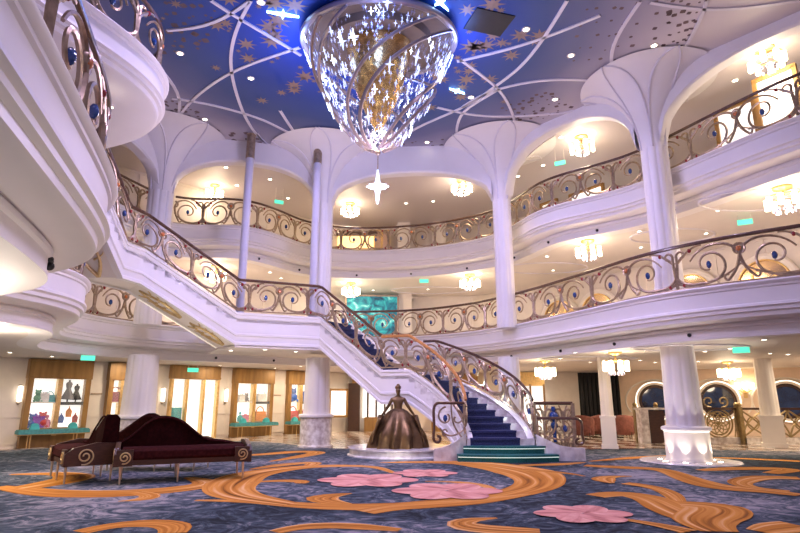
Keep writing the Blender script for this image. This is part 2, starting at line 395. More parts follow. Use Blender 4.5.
L3P = [(-9.8, 12.0, -13, 12), (-9.6, 13.5, -13, 14), (-9.2, 15.2, -13, 16), (-8.75, 17.0, -12, 18), (-8.2, 18.4, -10.4, 19.6), (-7.2, 18.85, -8.8, 21.2), (-6.1, 18.8, -7.6, 22.6), (-5.2, 19.2, -6.2, 24), (-4.5, 20.1, -5, 25.6), (-3.8, 21.3, -4, 27), (-2.8, 22.05, -2.5, 27.6),
       (-1.4, 22.3, -1, 28), (0, 22.1, 1, 28), (1.3, 21.7, 3, 28), (2.5, 21.0, 5, 27.6), (3.3, 20.3, 7, 26.8), (3.75, 19.6, 8.2, 26.2), (4.1, 18.6, 9, 25.8), (4.5, 17.4, 10, 25.4), (5.1, 16.6, 11, 25), (5.85, 15.95, 12.5, 24.4), (6.6, 15.2, 14, 23.8), (7.15, 14.2, 16, 23), (7.55, 13.3, 17.5, 22.4),
       (8.0, 12.3, 19, 18), (8.5, 11.3, 19, 15), (9.2, 10.4, 19, 12), (10.2, 9.4, 19, 10.5), (11.5, 8.4, 19, 8)]
rim3, out3 = pair(L3P, L3)
slab('slab_upper_gallery', rim3, out3, L3)
LBP = [(-6.6, 1.5, -13, 0), (-6.1, 3.5, -13, 3), (-5.6, 5.4, -13, 5), (-5.05, 7.1, -13, 6.6), (-4.62, 8.2, -13, 7.6), (-4.45, 8.95, -13, 8.4), (-4.55, 9.75, -13, 9.2), (-4.95, 10.4, -13, 10), (-5.7, 10.95, -13, 10.8), (-6.8, 11.4, -13, 11.4), (-8.4, 11.8, -13, 12), (-9.9, 12.1, -13, 12.3)]
rimB, outB = pair(LBP, L3)
slab('slab_upper_balcony', rimB, outB, L3, ceil_drop=.735, prof=PROFB)

# ------------------------------------------------------------------ ceiling, stars, ribs
b = MB()
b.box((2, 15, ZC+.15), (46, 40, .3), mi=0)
random.seed(11)
def cpt(px, py, dz=0): p = at(px, py, ZC); return Vector((p.x, p.y, ZC-dz))
def star(b, c, r, n, mi, inner=.32, rot=0, dz=.006):
    pts = []
    for k in range(2*n):
        a = rot+PI*k/n; q = r if k % 2 == 0 else r*inner
        pts.append((c.x+q*math.cos(a), c.y+q*math.sin(a), ZC-dz))
    b.poly(pts, mi)
for k in range(150):      # tan eight-point stars thick around the chandelier
    a = random.uniform(0, 2*PI); d = 2.1+abs(random.gauss(0, 1.15)); r = random.choice([.07, .09, .12, .20, .27, .30])*(1.15-.14*(d-2))
    if d < 5: star(b, Vector((CHX+d*math.cos(a), CHY+d*math.sin(a), 0)), max(.05, r), 8, 1, .38, random.random())
def dots(pxs, n, r):
    q = [cpt(*p) for p in pxs]
    for i in range(n):
        for j in range(n):
            u, v = i/(n-1), j/(n-1); p = (q[0]*(1-u)+q[1]*u)*(1-v)+(q[3]*(1-u)+q[2]*u)*v
            star(b, p+Vector((random.uniform(-.1, .1), random.uniform(-.1, .1), 0)), r*(.4+.8*random.random()), 4, 2, .8, random.random())
dots([(655, 2), (706, 2), (682, 52), (664, 66)], 7, .07); dots([(505, 108), (545, 92), (570, 108), (515, 130)], 7, .07)
dots([(205, 128), (300, 142), (290, 165), (200, 152)], 8, .09); dots([(395, 145), (440, 140), (455, 165), (400, 175)], 7, .08)
dots([(165, 100), (200, 112), (190, 132), (165, 128)], 7, .08); dots([(165, 3), (215, 10), (200, 45), (165, 50)], 6, .09)
dots([(585, 12), (640, 6), (625, 60), (575, 60)], 5, .06)
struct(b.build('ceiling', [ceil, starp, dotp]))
def rib(pix, w=.08):
    pl = smooth_pl(spline([cpt(x, y) for x, y in pix], .25), 3)
    m = MB(); nr = inward(pl)
    m.quadgrid([[p+n*(w/2)+Vector((0, 0, .01)), p+n*(w/2)-Vector((0, 0, .03)), p-n*(w/2)-Vector((0, 0, .03)), p-n*(w/2)+Vector((0, 0, .01))] for p, n in zip(pl, nr)])
    struct(m.build('ceiling_trim', ribm))
for q in ([(211, 0), (231, 13.5), (258, 29), (285, 45), (301, 55)], [(167, 30), (195, 28), (224, 18), (249, 1)], [(251, 0), (240, 20), (232, 45), (231, 68), (237, 95), (247, 120), (262, 140), (290, 160)],
          [(300, 47), (263, 59), (231, 72), (206, 88), (188, 104), (175, 122)], [(163.5, 72), (175, 86), (180, 99), (178, 120)], [(172, 98), (206, 103), (240, 112), (265, 120), (300, 137), (350, 147)],
          [(567, 0), (542, 40), (520, 67), (495, 86), (467, 105), (412, 130), (390, 150)], [(600, 15), (545, 37), (500, 51), (457, 61)], [(460, 59), (482, 75), (500, 90), (512, 112), (515, 133), (500, 160)],
          [(462, 107), (482, 94), (512, 85), (550, 79), (590, 80)], [(437, 107), (475, 115), (515, 116), (575, 111), (600, 100)], [(500, 88), (475, 103), (462, 112), (456, 133), (462, 152)],
          [(640, 1), (620, 30), (611, 52), (612, 75)], [(707, 0), (700, 20), (682, 52), (665, 72)], [(650, 2), (700, 9), (750, 7), (800, 0)], [(257, 133), (272, 150), (305, 160)], [(280, 110), (295, 133), (312, 155)],
          [(665, 75), (720, 52), (760, 30), (800, 12)], [(660, 88), (720, 60), (800, 22)]):
    rib(q)
# recessed square opening in the ceiling
m = MB(); p = cpt(489, 22)
m.box((p.x, p.y, ZC-.01), (.95, .75, .03), .3)
tag(m.build('ceiling_hatch', [black]), 'dark square recess in the blue star-painted ceiling', 'hatch')
# led cross stars on the ceiling
for i, (px, py, r, rot, lab) in enumerate([(283, 13, .36, .25, 'bright blue-white cross star light above the left rim of the chandelier'), (457, 90, .26, .5, 'small white cross star light at the right flank of the chandelier'), (440, 1, .34, .9, 'blue-white cross star light cut by the top edge of the picture')]):
    m = MB(); c = cpt(px, py)
    pts = []
    for k in range(8):
        a = rot+PI*k/4; q = (r if k % 4 == 0 else r*.42) if k % 2 == 0 else r*.12
        pts.append((q*math.cos(a), q*math.sin(a), 0))
    m.prism(pts, (0, 0, -.06))
    tag(m.build('star_light', bluestar, loc=(c.x, c.y, ZC-.005)), lab, 'star light')

# ------------------------------------------------------------------ walls
def wallpl(name, pts, z0, z1, m=wallc, t=.15, panel=True):
    b = MB()
    for i in range(len(pts)-1):
        a = Vector((*pts[i], 0)); c = Vector((*pts[i+1], 0)); d = c-a; mid = (a+c)/2; rz = math.atan2(d.y, d.x)
        b.box((mid.x, mid.y, (z0+z1)/2), (d.length+.05, t, z1-z0), rz)
        n = Vector((-d.y, d.x, 0)).normalized()
        if n.dot(Vector((0, 12, 0))-mid) < 0: n = -n
        if panel:
            for zz in (z0+.12, z0+.9, z1-.1): b.box((mid.x+n.x*t/2, mid.y+n.y*t/2, zz), (d.length, .05, .05), rz)
            k = max(1, int(d.length/1.3))
            for j in range(k+1):
                q = a.lerp(c, j/k)+n*(t/2); b.box((q.x, q.y, (z0+z1)/2), (.10, .05, z1-z0-.1), rz)
    return struct(b.build(name, m))
G1 = L2-1.05; G2 = L3-1.05
wallpl('wall_left', [(-13, 16.6), (-11.7, 18.0), (-4.1, 26.1)], 0, G1+.03)
wallpl('wall_back', [(-4.1, 26.1), (-2.5, 27.6), (2, 28.0), (9, 26.2)], 0, G1+.03)
wallpl('wall_back.001', [(-12.4, 17.6), (-9, 21), (-6, 24.1), (-3.9, 26.3), (-1, 27.3), (3.5, 26.9), (6.4, 25.0), (8.6, 21.8), (10.6, 18.2), (12.8, 14.0), (14.5, 9)], L2-.1, G2+.03, wallc)
wallpl('wall_back.002', [(-12.8, 17.2), (-9, 21), (-6, 24.1), (-3.9, 26.3), (-1, 27.3), (3.5, 26.9), (6.6, 25.0), (9.4, 21.8), (12, 18.2), (14, 14.0), (15.5, 9)], L3-.1, ZC+.02, wallc)
wallpl('wall_left.001', [(-13, -2), (-13, 17)], 0, ZC+.02, wallc)
wallpl('wall_right', [(9, 26.2), (19, 21.6), (19.5, 7)], 0, G1+.03, mat('peach_wall_paint', (.80, .62, .47), .5, var=.03), panel=False)

# ------------------------------------------------------------------ columns
def flute(n, d): return lambda a, z: 1-d*max(0, math.cos(n*a))**2
COLS = [  # x, y, lower radius, upper radius, mushroom radius, label
    (6.80, 13.85, .42, .34, 1.75, 'broad fluted ivory column lit by floor spots at its foot, orange carpet swirls before it'),
    (3.40, 17.75, .36, .30, 1.9, 'slim ivory column rising behind the foot of the staircase'),
    (-2.63, 18.2, .42, .34, 1.9, 'fluted ivory column with a stone foot between the shop window and the framed poster'),
    (-7.7, 17.0, .48, .38, 1.9, 'fluted ivory column behind the dark sofas under the upper stair flight')]
for (x, y, r0, r1, R, lab) in COLS:
    t = thing('column', (x, y, 0), lab, 'column')
    m = MB(); k = 1.17 if r0 > .4 else 1.15; hb = .72 if x > 6 else .9
    m.lathe([(r0*k+.06, 0), (r0*k+.06, .04), (r0*k+.02, .06), (r0*k, .10), (r0*k, hb-.04), (r0*k+.02, hb-.02)], n=32, mod=(flute(8, .04)))
    m.build('base', plaster2 if x > 3 else marbleg, t, True)
    m = MB(); m.lathe([(r0*k-.02, hb-.02), (r0*k+.05, hb), (r0*k+.06, hb+.04), (r0*k+.05, hb+.07), (r0*1.06, hb+.1)], n=32)
    m.build('base_ring', plaster, t, True)
    m = MB(); m.lathe([(r0, hb+.1), (r0*.93, 2.1), (r0*.90, G1+.02)], n=96, mod=flute(10, .055))
    m.build('shaft', plaster, t, True)
    m = MB(); m.lathe([(r1*1.05, L2-.12), (r1*1.05, L2+.4), (r1, L2+.5), (r1, 8.0)], n=72, mod=flute(10, .08))
    m.build('shaft', plaster, t, True)
    m = MB(); zs = 7.9
    rows = []
    for i in range(13):
        a = PI/2*i/12; rr = r1+(R-r1)*(1-math.cos(a)); zz = zs+(ZC-.045-zs)*math.sin(a)
        rows.append([(rr*math.cos(q), rr*math.sin(q), zz) for q in (2*PI*k/48 for k in range(48))])
    m.quadgrid(rows, True)
    fl = m.build('capital', plaster, t, True)
    for q0 in range(6):
        m = MB()
        for sg in (-1, 1):
            pl = []
            for i in range(13):
                a = PI/2*i/12; rr = r1+(R-r1)*(1-math.cos(a))+.008; zz = zs+(ZC-.05-zs)*math.sin(a); qq = q0*PI/3+sg*.5*(i/12)**2
                pl.append((rr*math.cos(qq), rr*math.sin(qq), zz))
            m.tube(pl, .028, 5)
        m.build('capital_rib', ribm, t, True)
# arcade arches that join the columns below the ceiling
def arch(a, c, peak, zs=8.0, t=.42, ra=.33):
    m = MB(); a = Vector((*a, 0)); c = Vector((*c, 0)); d = (c-a); L = d.length; d.normalize(); n = Vector((-d.y, d.x, 0)); rows = []
    for i in range(33):
        s_ = ra+(L-2*ra)*i/32; q = (i/16-1)
        zb = zs+(peak-zs)*math.sqrt(max(0, 1-abs(q)**2.3)); p = a+d*s_
        rows.append([p+n*(t/2)+Vector((0, 0, ZC+.02)), p+n*(t/2)+Vector((0, 0, zb+.05)), p+n*(t/2-.05)+Vector((0, 0, zb)), p-n*(t/2-.05)+Vector((0, 0, zb)), p-n*(t/2)+Vector((0, 0, zb+.05)), p-n*(t/2)+Vector((0, 0, ZC+.02))])
    m.quadgrid(rows)
    return struct(m.build('trim_arch', plaster, None, True))
arch((-7.7, 17), (-2.63, 18.2), 9.15); arch((-2.63, 18.2), (3.4, 17.75), 8.95); arch((3.4, 17.75), (6.74, 13.85), 9.6); arch((6.74, 13.85), (10.9, 8.9), 9.6); arch((-7.7, 17), (-9.6, 12.3), 9.1)
for (px, Y, r, lab) in ((610, 17.6, .19, 'slender cream column before the black curtain'), (775, 18.2, .28, 'cream column in front of the lattice balustrade')):
    p = atd(px, 446, Y); t = thing('column', (p.x, Y, 0), lab, 'column', None, -math.atan2(p.x, Y))
    m = MB(); m.box((0, 0, .45), (r*2.2, r*2.2, .9)); m.box((0, 0, .92), (r*2.45, r*2.45, .06)); m.box((0, 0, .06), (r*2.5, r*2.5, .12)); m.build('base', plaster2, t)
    m = MB(); m.lathe([(r, .95), (r*.9, G1+.02)], n=64, mod=flute(8, .06)); m.build('shaft', plaster2, t, True)
# pale poles on the stair landing
for px, Y, lab in ((240.5, 16.9, 'slim lilac pole with a bronze top standing on the stair landing beside the upper flight'), (312.5, 17.3, 'slim lilac pole with a bronze top close before the arch column')):
    p = atd(px, 300, Y); t = thing('pole', (p.x, Y, L2), lab, 'pole')
    m = MB(); m.lathe([(.16, 0), (.16, .06), (.125, .1), (.125, ZC-L2-.85)], n=20); m.build('shaft', steel, t, True)
    m = MB(); m.lathe([(.14, ZC-L2-.85), (.14, ZC-L2-.05), (.16, ZC-L2-.03), (.16, ZC-L2)], n=20); m.build('sleeve', bronze, t, True)

# ------------------------------------------------------------------ balustrades
def gem_mesh(nm, m, sc):
    b = MB(); b.ball((0, 0, 0), 1, 8, sc=sc)
    o = b.build(nm, m, None, True); me = o.data; bpy.data.objects.remove(o); return me
GEM = {'blue': gem_mesh('blue_gem', bluegem, (.055, .055, .085)), 'red': gem_mesh('red_gem', redgem, (.045, .045, .05)), 'amber': gem_mesh('amber_gem', ambergem, (.065, .065, .065))}
def spiral(cx, cy, r0, r1, a0, a1, n=26):
    return [(cx+(r0+(r1-r0)*k/n)*math.cos(a0+(a1-a0)*k/n), cy+(r0+(r1-r0)*k/n)*math.sin(a0+(a1-a0)*k/n)) for k in range(n+1)]
def bez(p, n=12):
    out = []
    for k in range(n+1):
        t = k/n; q = [Vector(x) for x in p]
        while len(q) > 1: q = [q[i].lerp(q[i+1], t) for i in range(len(q)-1)]
        out.append(tuple(q[0]))
    return out
def motif(w, h):
    """one half of a scroll panel, a = distance from its middle"""
    rr = min(.41*h, .40*w); cx = .54*w; cy = .48*h
    c = [bez([(0, .30*h), (.05*w, .10*h), (.22*w, .02*h), (cx, cy-rr)], 10)[:-1]+spiral(cx, cy, rr, rr*.26, -PI/2, PI*1.55),
         bez([(0, .08*h), (.02*w, .5*h), (.05*w, .68*h), (.03*w, .80*h)], 8)[:-1]+spiral(.03*w+.12*h, .80*h, .12*h, .04*h, PI, -PI*.7, 16),
         bez([(w, .62*h), (.93*w, .95*h), (.70*w, .98*h), (cx-.1*w, cy+rr*1.25), (.25*w, .62*h)], 14),
         bez([(w, .62*h), (.97*w, .35*h), (.90*w, .2*h), (.80*w, .06*h)], 10)[:-1]+spiral(.80*w-.0, .06*h+.09*h, .09*h, .03*h, -PI/2, -PI*1.7, 12),
         bez([(0, .16*h), (.10*w, .02*h), (.30*w, .03*h), (.52*w, .02*h), (.74*w, .10*h), (w, .40*h)], 12),
         bez([(.02*w, .62*h), (.16*w, .80*h), (.30*w, .99*h), (.46*w, .97*h)], 9),
         spiral(w, .74*h, .11*h, .11*h, PI/2, PI*1.5, 12)]
    g = [('blue', cx, cy), ('red', .26*w, .88*h), ('red', .12*w, .08*h)]
    return c, g
def balustrade(name, base, label, group, h=1.02, plen=2.1, r=.033, hm=handm, cat='balustrade', endpost=True, gems=True, rail_r=.043, phase=0):
    pa = Path(base); n = max(1, round(pa.L/plen)); w = pa.L/n/2
    o0 = Vector(base[len(base)//2]); t = thing(name, (o0.x, o0.y, min(p[2] for p in base)), label, cat, group)
    org = t.location.copy()
    up = Vector((0, 0, 1))
    m = MB(); m.tube([p+up*h-org for p in pa.sub(0, pa.L)], rail_r, 8, flat=.75); m.build('handrail', hm, t, True)
    m = MB(); m.tube([p+up*.05-org for p in pa.sub(0, pa.L)], .022, 6); m.build('bottom_rail', bronze, t, True)
    cs, gs = motif(w, h-.08)
    for k in range(n):
        mid = (2*k+1)*w; m = MB()
        for sg in (-1, 1):
            for c in cs:
                pts = []
                for a, z in c:
                    q = pa.pos(mid+sg*a)+up*(z+.05)-org; pts.append(q)
                L = len(pts); m.tube(pts, [r*(1.15-.55*i/(L-1)) for i in range(L)], 5)
        m.tube([pa.pos(mid)+up*z-org for z in (.05, .3, .55)], r*1.2, 5)
        pn = m.build('scroll_panel', bronze, t, True)
        if gems:
            for sg in (-1, 1):
                for (kd, a, z) in gs:
                    q = pa.pos(mid+sg*a)+up*(z+.05)-org; g = bpy.data.objects.new(kd+'_gem', GEM[kd]); COL.objects.link(g); g.parent = pn; g.location = q
            if k < n-1:
                q = pa.pos(mid+w)+up*(.74*(h-.08)+.05)-org; g = bpy.data.objects.new('amber_gem', GEM['amber']); COL.objects.link(g); g.parent = pn; g.location = q
    return t
def rimsub(rim, x_test, off=.12):
    nr = inward(rim); return [p+n*off for p, n in zip(rim, nr) if x_test(p)]
BG = 'scrolled bronze balustrades of the galleries'
balustrade('balustrade', rimsub(rim2, lambda p: p.x < 0 and p.y < 7.9), 'scrolled bronze balustrade of the close curved balcony where star lights reflect', BG)
balustrade('balustrade', rimsub(rim2, lambda p: p.x < 0 and 9.0 < p.y < 13.0), 'short scrolled balustrade tucked beneath the close curved balcony', BG)
balustrade('balustrade', rimsub(rim2, lambda p: p.x < -6.7 and 13.0 <= p.y < 18.5), 'scrolled balustrade seen under the upper stair flight above the shop fronts', BG)
balustrade('balustrade', rimsub(rim2, lambda p: -3.0 < p.x < 3.42 and p.y > 17), 'lower gallery balustrade in front of the teal mural behind the staircase', BG)
balustrade('balustrade', rimsub(rim2, lambda p: p.x >= 3.42), 'long lower gallery balustrade sweeping over the broad lit column', BG, plen=2.5)
balustrade('balustrade', rimsub(rimB, lambda p: p.y < 11.2), 'scrolled balustrade of the high balcony against the ceiling, above the close balcony', BG)
balustrade('balustrade', rimsub(rim3, lambda p: p.x < -8.0 and 14 < p.y), 'short upper gallery balustrade between the close balcony and the first arch column', BG)
balustrade('balustrade', rimsub(rim3, lambda p: -8.0 <= p.x < -3.3), 'upper gallery balustrade crossed by the two lilac poles', BG)
balustrade('balustrade', rimsub(rim3, lambda p: -3.3 <= p.x < 3.6 and p.y > 18), 'upper gallery balustrade under the wide middle arch behind the hanging star', BG)
balustrade('balustrade', rimsub(rim3, lambda p: 3.6 <= p.x < 6.9 and p.y > 14), 'upper gallery balustrade in the arch between slim column and broad column', BG)
balustrade('balustrade', rimsub(rim3, lambda p: p.x >= 6.9), 'upper gallery balustrade from the broad column to the edge of the picture', BG, plen=2.3)

# ------------------------------------------------------------------ the grand staircase
def V(*a): return Vector(a)
RIS = .163
off = V(.86, 1.42, 0)
nA = [V(*p, 0) for p in bez([(1.62, 14.2), (1.62, 14.85), (.25, 15.7)], 16)]
fA = [V(*p, 0) for p in bez([(3.28, 14.25), (3.30, 15.7), (1.11, 17.12)], 16)]
ZA0, ZM, ZL = .34, 2.10, L2
def lerpz(pl, z0, z1):
    n = len(pl); return [V(p.x, p.y, z0+(z1-z0)*i/(n-1)) for i, p in enumerate(pl)]
nearA, farA = lerpz(nA, ZA0, ZM), lerpz(fA, ZA0, ZM)
M0, M1 = V(.25, 15.7, ZM), V(-.53, 16.0, ZM)
B1 = V(-2.46, 17.1, ZL); C0 = V(-4.72, 16.1, ZL); C1 = V(-6.75, 14.3, 5.15); C2 = V(-6.9, 13.6, 5.15); D1 = V(-7.2, 11.25, L3)
offC = V(-.85, .98, 0); offD = V(-1.25, .0, 0)
st = thing('grand_staircase', (0, 15, 0), 'grand curved white staircase with navy carpeted steps, teal at the foot, climbing to the galleries', 'staircase')
so = st.location.copy()
def flight(near, far, n, z0, z1, mats, runner=.13):
    pn, pf = Path(near), Path(far)
    for k in range(n):
        t0, t1 = k/n, (k+1)/n+.01; zt = z0+(z1-z0)*(k+1)/n; zb = z0+(z1-z0)*k/n-.06
        a, b_, c, d = pn.pos(pn.L*t0), pf.pos(pf.L*t0), pf.pos(pf.L*t1), pn.pos(pn.L*t1)
        m = MB()
        def blk(u0, u1, zb, zt, mi, ex=0):
            q = [a.lerp(b_, u0), a.lerp(b_, u1), d.lerp(c, u1), d.lerp(c, u0)]
            f = (a-d); f.z = 0; f.normalize(); q[0] = q[0]+f*ex; q[1] = q[1]+f*ex
            q = [V(p.x, p.y, zb)-so for p in q]; m.prism(q, (0, 0, zt-zb), mi)
        blk(0, 1, zb, zt, 0)
        blk(runner*.4, 1-runner*1.7, zb+.03, zt+.012, 1, .012)
        blk(runner*.4, 1-runner*1.7, zt-.035, zt+.016, 1, .04)
        m.build('step', mats, st)
flight(nearA, farA, 11, ZA0, ZM, [marble, navy])
nearB = [M1, B1]; farB = [M1+off, B1+off]
flight(nearB, farB, 10, ZM, ZL, [marble, navy])
flight([C0, C1], [C0+offC, C1+offC], 9, ZL, C1.z, [marble, navy])
flight([C2, D1], [C2+offD, D1+offD], 14, C2.z, L3, [marble, navy])
# two rounded teal steps at the foot
for k, (x0, x1, y0, zt) in enumerate([(1.36, 3.72, 13.62, .17), (1.52, 3.52, 13.92, .34)]):
    m = MB(); pts = []
    for i in range(13):
        u = i/12; pts.append((x0+(x1-x0)*u-so.x, y0+.16*(2*u-1)**2-so.y, 0))
    pts += [(x1-so.x, 14.5-so.y, 0), (x0-so.x, 14.5-so.y, 0)]
    m.prism(pts, (0, 0, zt-.045)); lip = [(p[0]*1.0, p[1]-.035 if i < 13 else p[1], zt-.045) for i, p in enumerate(pts)]
    m.prism(lip, (0, 0, .045)); s_ = m.build('step', tealst, st); s_['label'] = 'teal carpeted step'
    m = MB(); m.tube([(p[0], p[1]-.012, zt-.055) for p in pts[:13]], .010, 5); m.build('led_strip', ledc, st)
# landings
m = MB(); m.prism([p-so for p in (M0, M1, M1+off, M0+off)], (0, 0, -.12)); m.build('landing', marble, st)
m = MB(); zz = V(0, 0, -.14)
lp = [C0, B1, B1+off, V(-1.9, 21.2, ZL), V(-3.3, 20.75, ZL), V(-4.3, 19.9, ZL), V(-5.2, 19.1, ZL), V(-6.3, 18.5, ZL), C0+offC]
m.prism([p-so-V(0, 0, .02) for p in lp], (0, 0, -.12)); m.build('landing', wallc, st)
m = MB(); m.prism([p-so-V(0, 0, .82) for p in lp], (0, 0, -.05)); m.build('landing_soffit', soffit, st)
m = MB(); m.prism([p-so for p in (C1, C2, C2+offD, C1+offC)], (0, 0, -.12)); m.build('landing', marble, st)
# stringers: moulded bands along both edges, with the sloping soffit between
def band(pl, side, top=.14, bot=-.80):
    m = MB(); nr = inward(pl)
    sec = [(-.16, top-.02), (.0, top), (.05, top-.02), (.05, top-.07), (.02, top-.09), (.02, top-.17), (0, top-.19), (0, bot+.34), (.03, bot+.32), (.03, bot+.27), (-.01, bot+.24), (-.01, bot+.10), (.02, bot+.07), (.02, bot), (-.16, bot)]
    rows = []
    for p, n in zip(pl, nr): rows.append([V(p.x+n.x*side*o_, p.y+n.y*side*o_, max(.0, p.z+dz))-so for o_, dz in sec])
    m.quadgrid(rows); return m.build('stringer', plaster, st, True)
def dense(*pl):
    out = []
    for a, b_ in zip(pl[:-1], pl[1:]):
        n = max(1, int((b_-a).length/.2)); out += [a.lerp(b_, k/n) for k in range(n)]
    return out+[pl[-1]]
nearAll = nearA+dense(M0, M1)[1:]+dense(M1, B1)[1:]+dense(B1, C0)[1:]+dense(C0, C1)[1:]+dense(C1, C2)[1:]+dense(C2, D1)[1:]
farLow = farA+dense(M0+off, M1+off)[1:]+dense(M1+off, B1+off)[1:]
farUp = dense(C0+offC, C1+offC)+dense(C1+offC, C2+offD)[1:]+dense(C2+offD, D1+offD)[1:]
band(nearAll, 1); band(farLow, -1); band(farUp, -1)
def sheet(a, b_, dz=-.78):
    m = MB(); n = 40; A, B_ = resample(a, n), resample(b_, n)
    m.quadgrid([[V(p.x, p.y, max(.002, p.z+dz))-so, V(q.x, q.y, max(.002, q.z+dz))-so] for p, q in zip(A, B_)])
    return m.build('sloping_soffit', soffit, st, True)
sheet(nearA, farA); sheet([M0, M1], [M0+off, M1+off]); sheet(nearB, farB); sheet([C0, C1], [C0+offC, C1+offC]); sheet([C1, C2], [C1+offC, C2+offD]); sheet([C2, D1], [C2+offD, D1+offD])
# gold scroll reliefs on the soffit of the upper flight
for (u0, u1, Q0, Q1, qo) in ((.04, .42, C0, C1, offC), (.52, .95, C0, C1, offC), (.02, .45, C2, D1, offD), (.5, .95, C2, D1, offD)):
    m = MB(); ctr = lambda u, v: (Q0+qo*(.45+v)).lerp(Q1+qo*(.45+v), u)+V(0, 0, -.80)-so
    L_ = u1-u0
    for sg in (-1, 1):
        m.tube([ctr(u0+L_*k/20, .22*math.sin(PI*k/20)*sg*(1-.4*k/20)) for k in range(21)], [.055*(1-.6*k/20) for k in range(21)], 6)
        for j in range(3):
            c0 = u0+L_*(.35+.2*j); m.tube([ctr(c0+L_*(.16*k/8), sg*(.06+.24*math.sin(PI/2*k/8))) for k in range(9)], [.03*(1-.7*k/8) for k in range(9)], 5)
    m.build('gold_scroll_relief', goldp, st, True)['label'] = 'gilded scroll relief'
m = MB(); m.tube([p+V(0, 0, -.80)-so for p in farUp[:14]], .014, 5); m.build('led_strip', mat('dim_led_strip', (1, .9, .75), .4, emit=(1, .82, .58), estr=.9), st)
# low newel walls either side of the foot
m = MB()
wl = smooth_pl([V(x, y, z) for x, y, z in ((1.60, 14.25, .62), (1.45, 14.12, .5), (1.2, 14.0, .36), (.95, 13.95, .30), (.80, 13.98, .28))], 1)
m.quadgrid([[V(p.x, p.y-.09, 0)-so, V(p.x, p.y-.09, p.z)-so, V(p.x, p.y+.09, p.z)-so, V(p.x, p.y+.09, 0)-so] for p in wl]); m.build('newel_wall', marble, st)
m = MB()
wr = [V(x, y, z) for x, y, z in ((3.30, 14.25, .60), (3.5, 14.12, .50), (3.8, 14.05, .36), (4.15, 14.05, .30), (4.42, 14.1, .30))]
m.quadgrid([[V(p.x, p.y-.09, 0)-so, V(p.x, p.y-.09, p.z)-so, V(p.x, p.y+.09, p.z)-so, V(p.x, p.y+.09, 0)-so] for p in wr]); m.build('newel_wall', marble, st)
up = V(0, 0, .15)
lowN = [p+up for p in nearA+dense(M0, M1)[1:]][::-1]
upN = [p+up for p in dense(M1, B1)+dense(B1, C0)[1:]+dense(C0, C1)[1:]+dense(C1, C2)[1:]+dense(C2, D1)[1:]]
SG = 'scrolled bronze balustrades of the staircase'
balustrade('stair_balustrade', lowN, 'near balustrade of the curved lower stair flight with warm light coloured into its handrail', SG, h=.92, plen=1.5, hm=orangem)
balustrade('stair_balustrade', upN, 'balustrade climbing from the middle of the stairs over the landing to the upper gallery', SG, h=.95, plen=1.9)
balustrade('stair_balustrade', [p+up for p in farLow][:19], 'far balustrade of the lower stair flight behind the navy steps', SG, h=.92, plen=1.6)
def newel(pts, label, ztop, zb):
    """flared foot of a balustrade: a rail that rolls over into a scroll"""
    p0, p1 = V(*pts[0]), V(*pts[1]); d = p1-p0; L = d.length; d.normalize(); t = thing('newel_balustrade', (p0.x, p0.y, zb), label, 'balustrade', SG); o_ = t.location.copy()
    P3 = lambda a, z: p0+d*a+V(0, 0, z)-o_
    m = MB(); h = ztop-zb
    pl = [(0, ztop)]+[(L*.25*k, ztop) for k in (1, 2, 3)]+bez([(L*.82, ztop), (L*1.02, ztop), (L*1.05, zb+h*.75), (L*.90, zb+h*.5), (L*1.0, zb+h*.3), (L*1.0, zb+.16)], 14)+spiral(L*1.0-.11, zb+.12, .11, .04, 0, -PI*1.6, 14)
    m.tube([P3(a, z) for a, z in pl], .035, 7); m.build('handrail', handm, t, True)
    m = MB()
    for c in ([(0.02, zb+.1), (.02, ztop)], spiral(L*.60, zb+h*.66, .24*h, .07*h, PI*.5, -PI*1.3), spiral(L*.25, zb+h*.62, .20*h, .05*h, PI*.5, PI*2.2),
              spiral(L*.62, zb+h*.28, .10*h, .04*h, -PI*.5, PI), bez([(L*.05, zb+h*.10), (L*.3, zb+h*.3), (L*.45, zb+h*.5), (L*.42, ztop)], 8), bez([(L*.05, zb+.3), (L*.4, zb+.1), (L*.62, zb+h*.15), (L*.8, zb+h*.38)], 8)):
        m.tube([P3(a, z) for a, z in c], .022, 5)
    m.build('scroll_panel', bronze, t, True)
    g = bpy.data.objects.new('blue_gem', GEM['blue']); COL.objects.link(g); g.parent = t; g.location = P3(L*.62, zb+h*.62)
newel(((1.58, 14.18, 0), (.80, 13.98, 0)), 'rolled bronze newel scroll beside the bronze statue at the foot of the stairs', 1.34, .40)
newel(((3.34, 14.2, 0), (4.42, 14.08, 0)), 'low rolled newel scroll on the white stair wall opposite the statue', .98, .34)
p = atd(535, 430, 15.2); q = atd(574, 430, 15.2)
t = balustrade('stair_balustrade', [V(p.x, 15.2, .05).lerp(V(q.x, 15.2, .05), k/8) for k in range(9)], 'straight bronze balustrade with a tall blue ornament behind the stair foot', SG, h=1.28, plen=.6, gems=False)
m = MB(); cx = (q.x-p.x)/2
for z_, r_ in ((.72, .10), (.95, .13), (1.12, .07)): m.ball((0, 0, z_), r_, 10)
m.lathe([(.05, .3), (.05, 1.2)], n=10); m.build('blue_ornament', bluegem, t, True)
m = MB()
for x in (-cx, cx): m.box((x, 0, .64), (.09, .09, 1.28))
m.build('end_post', bronze, t)

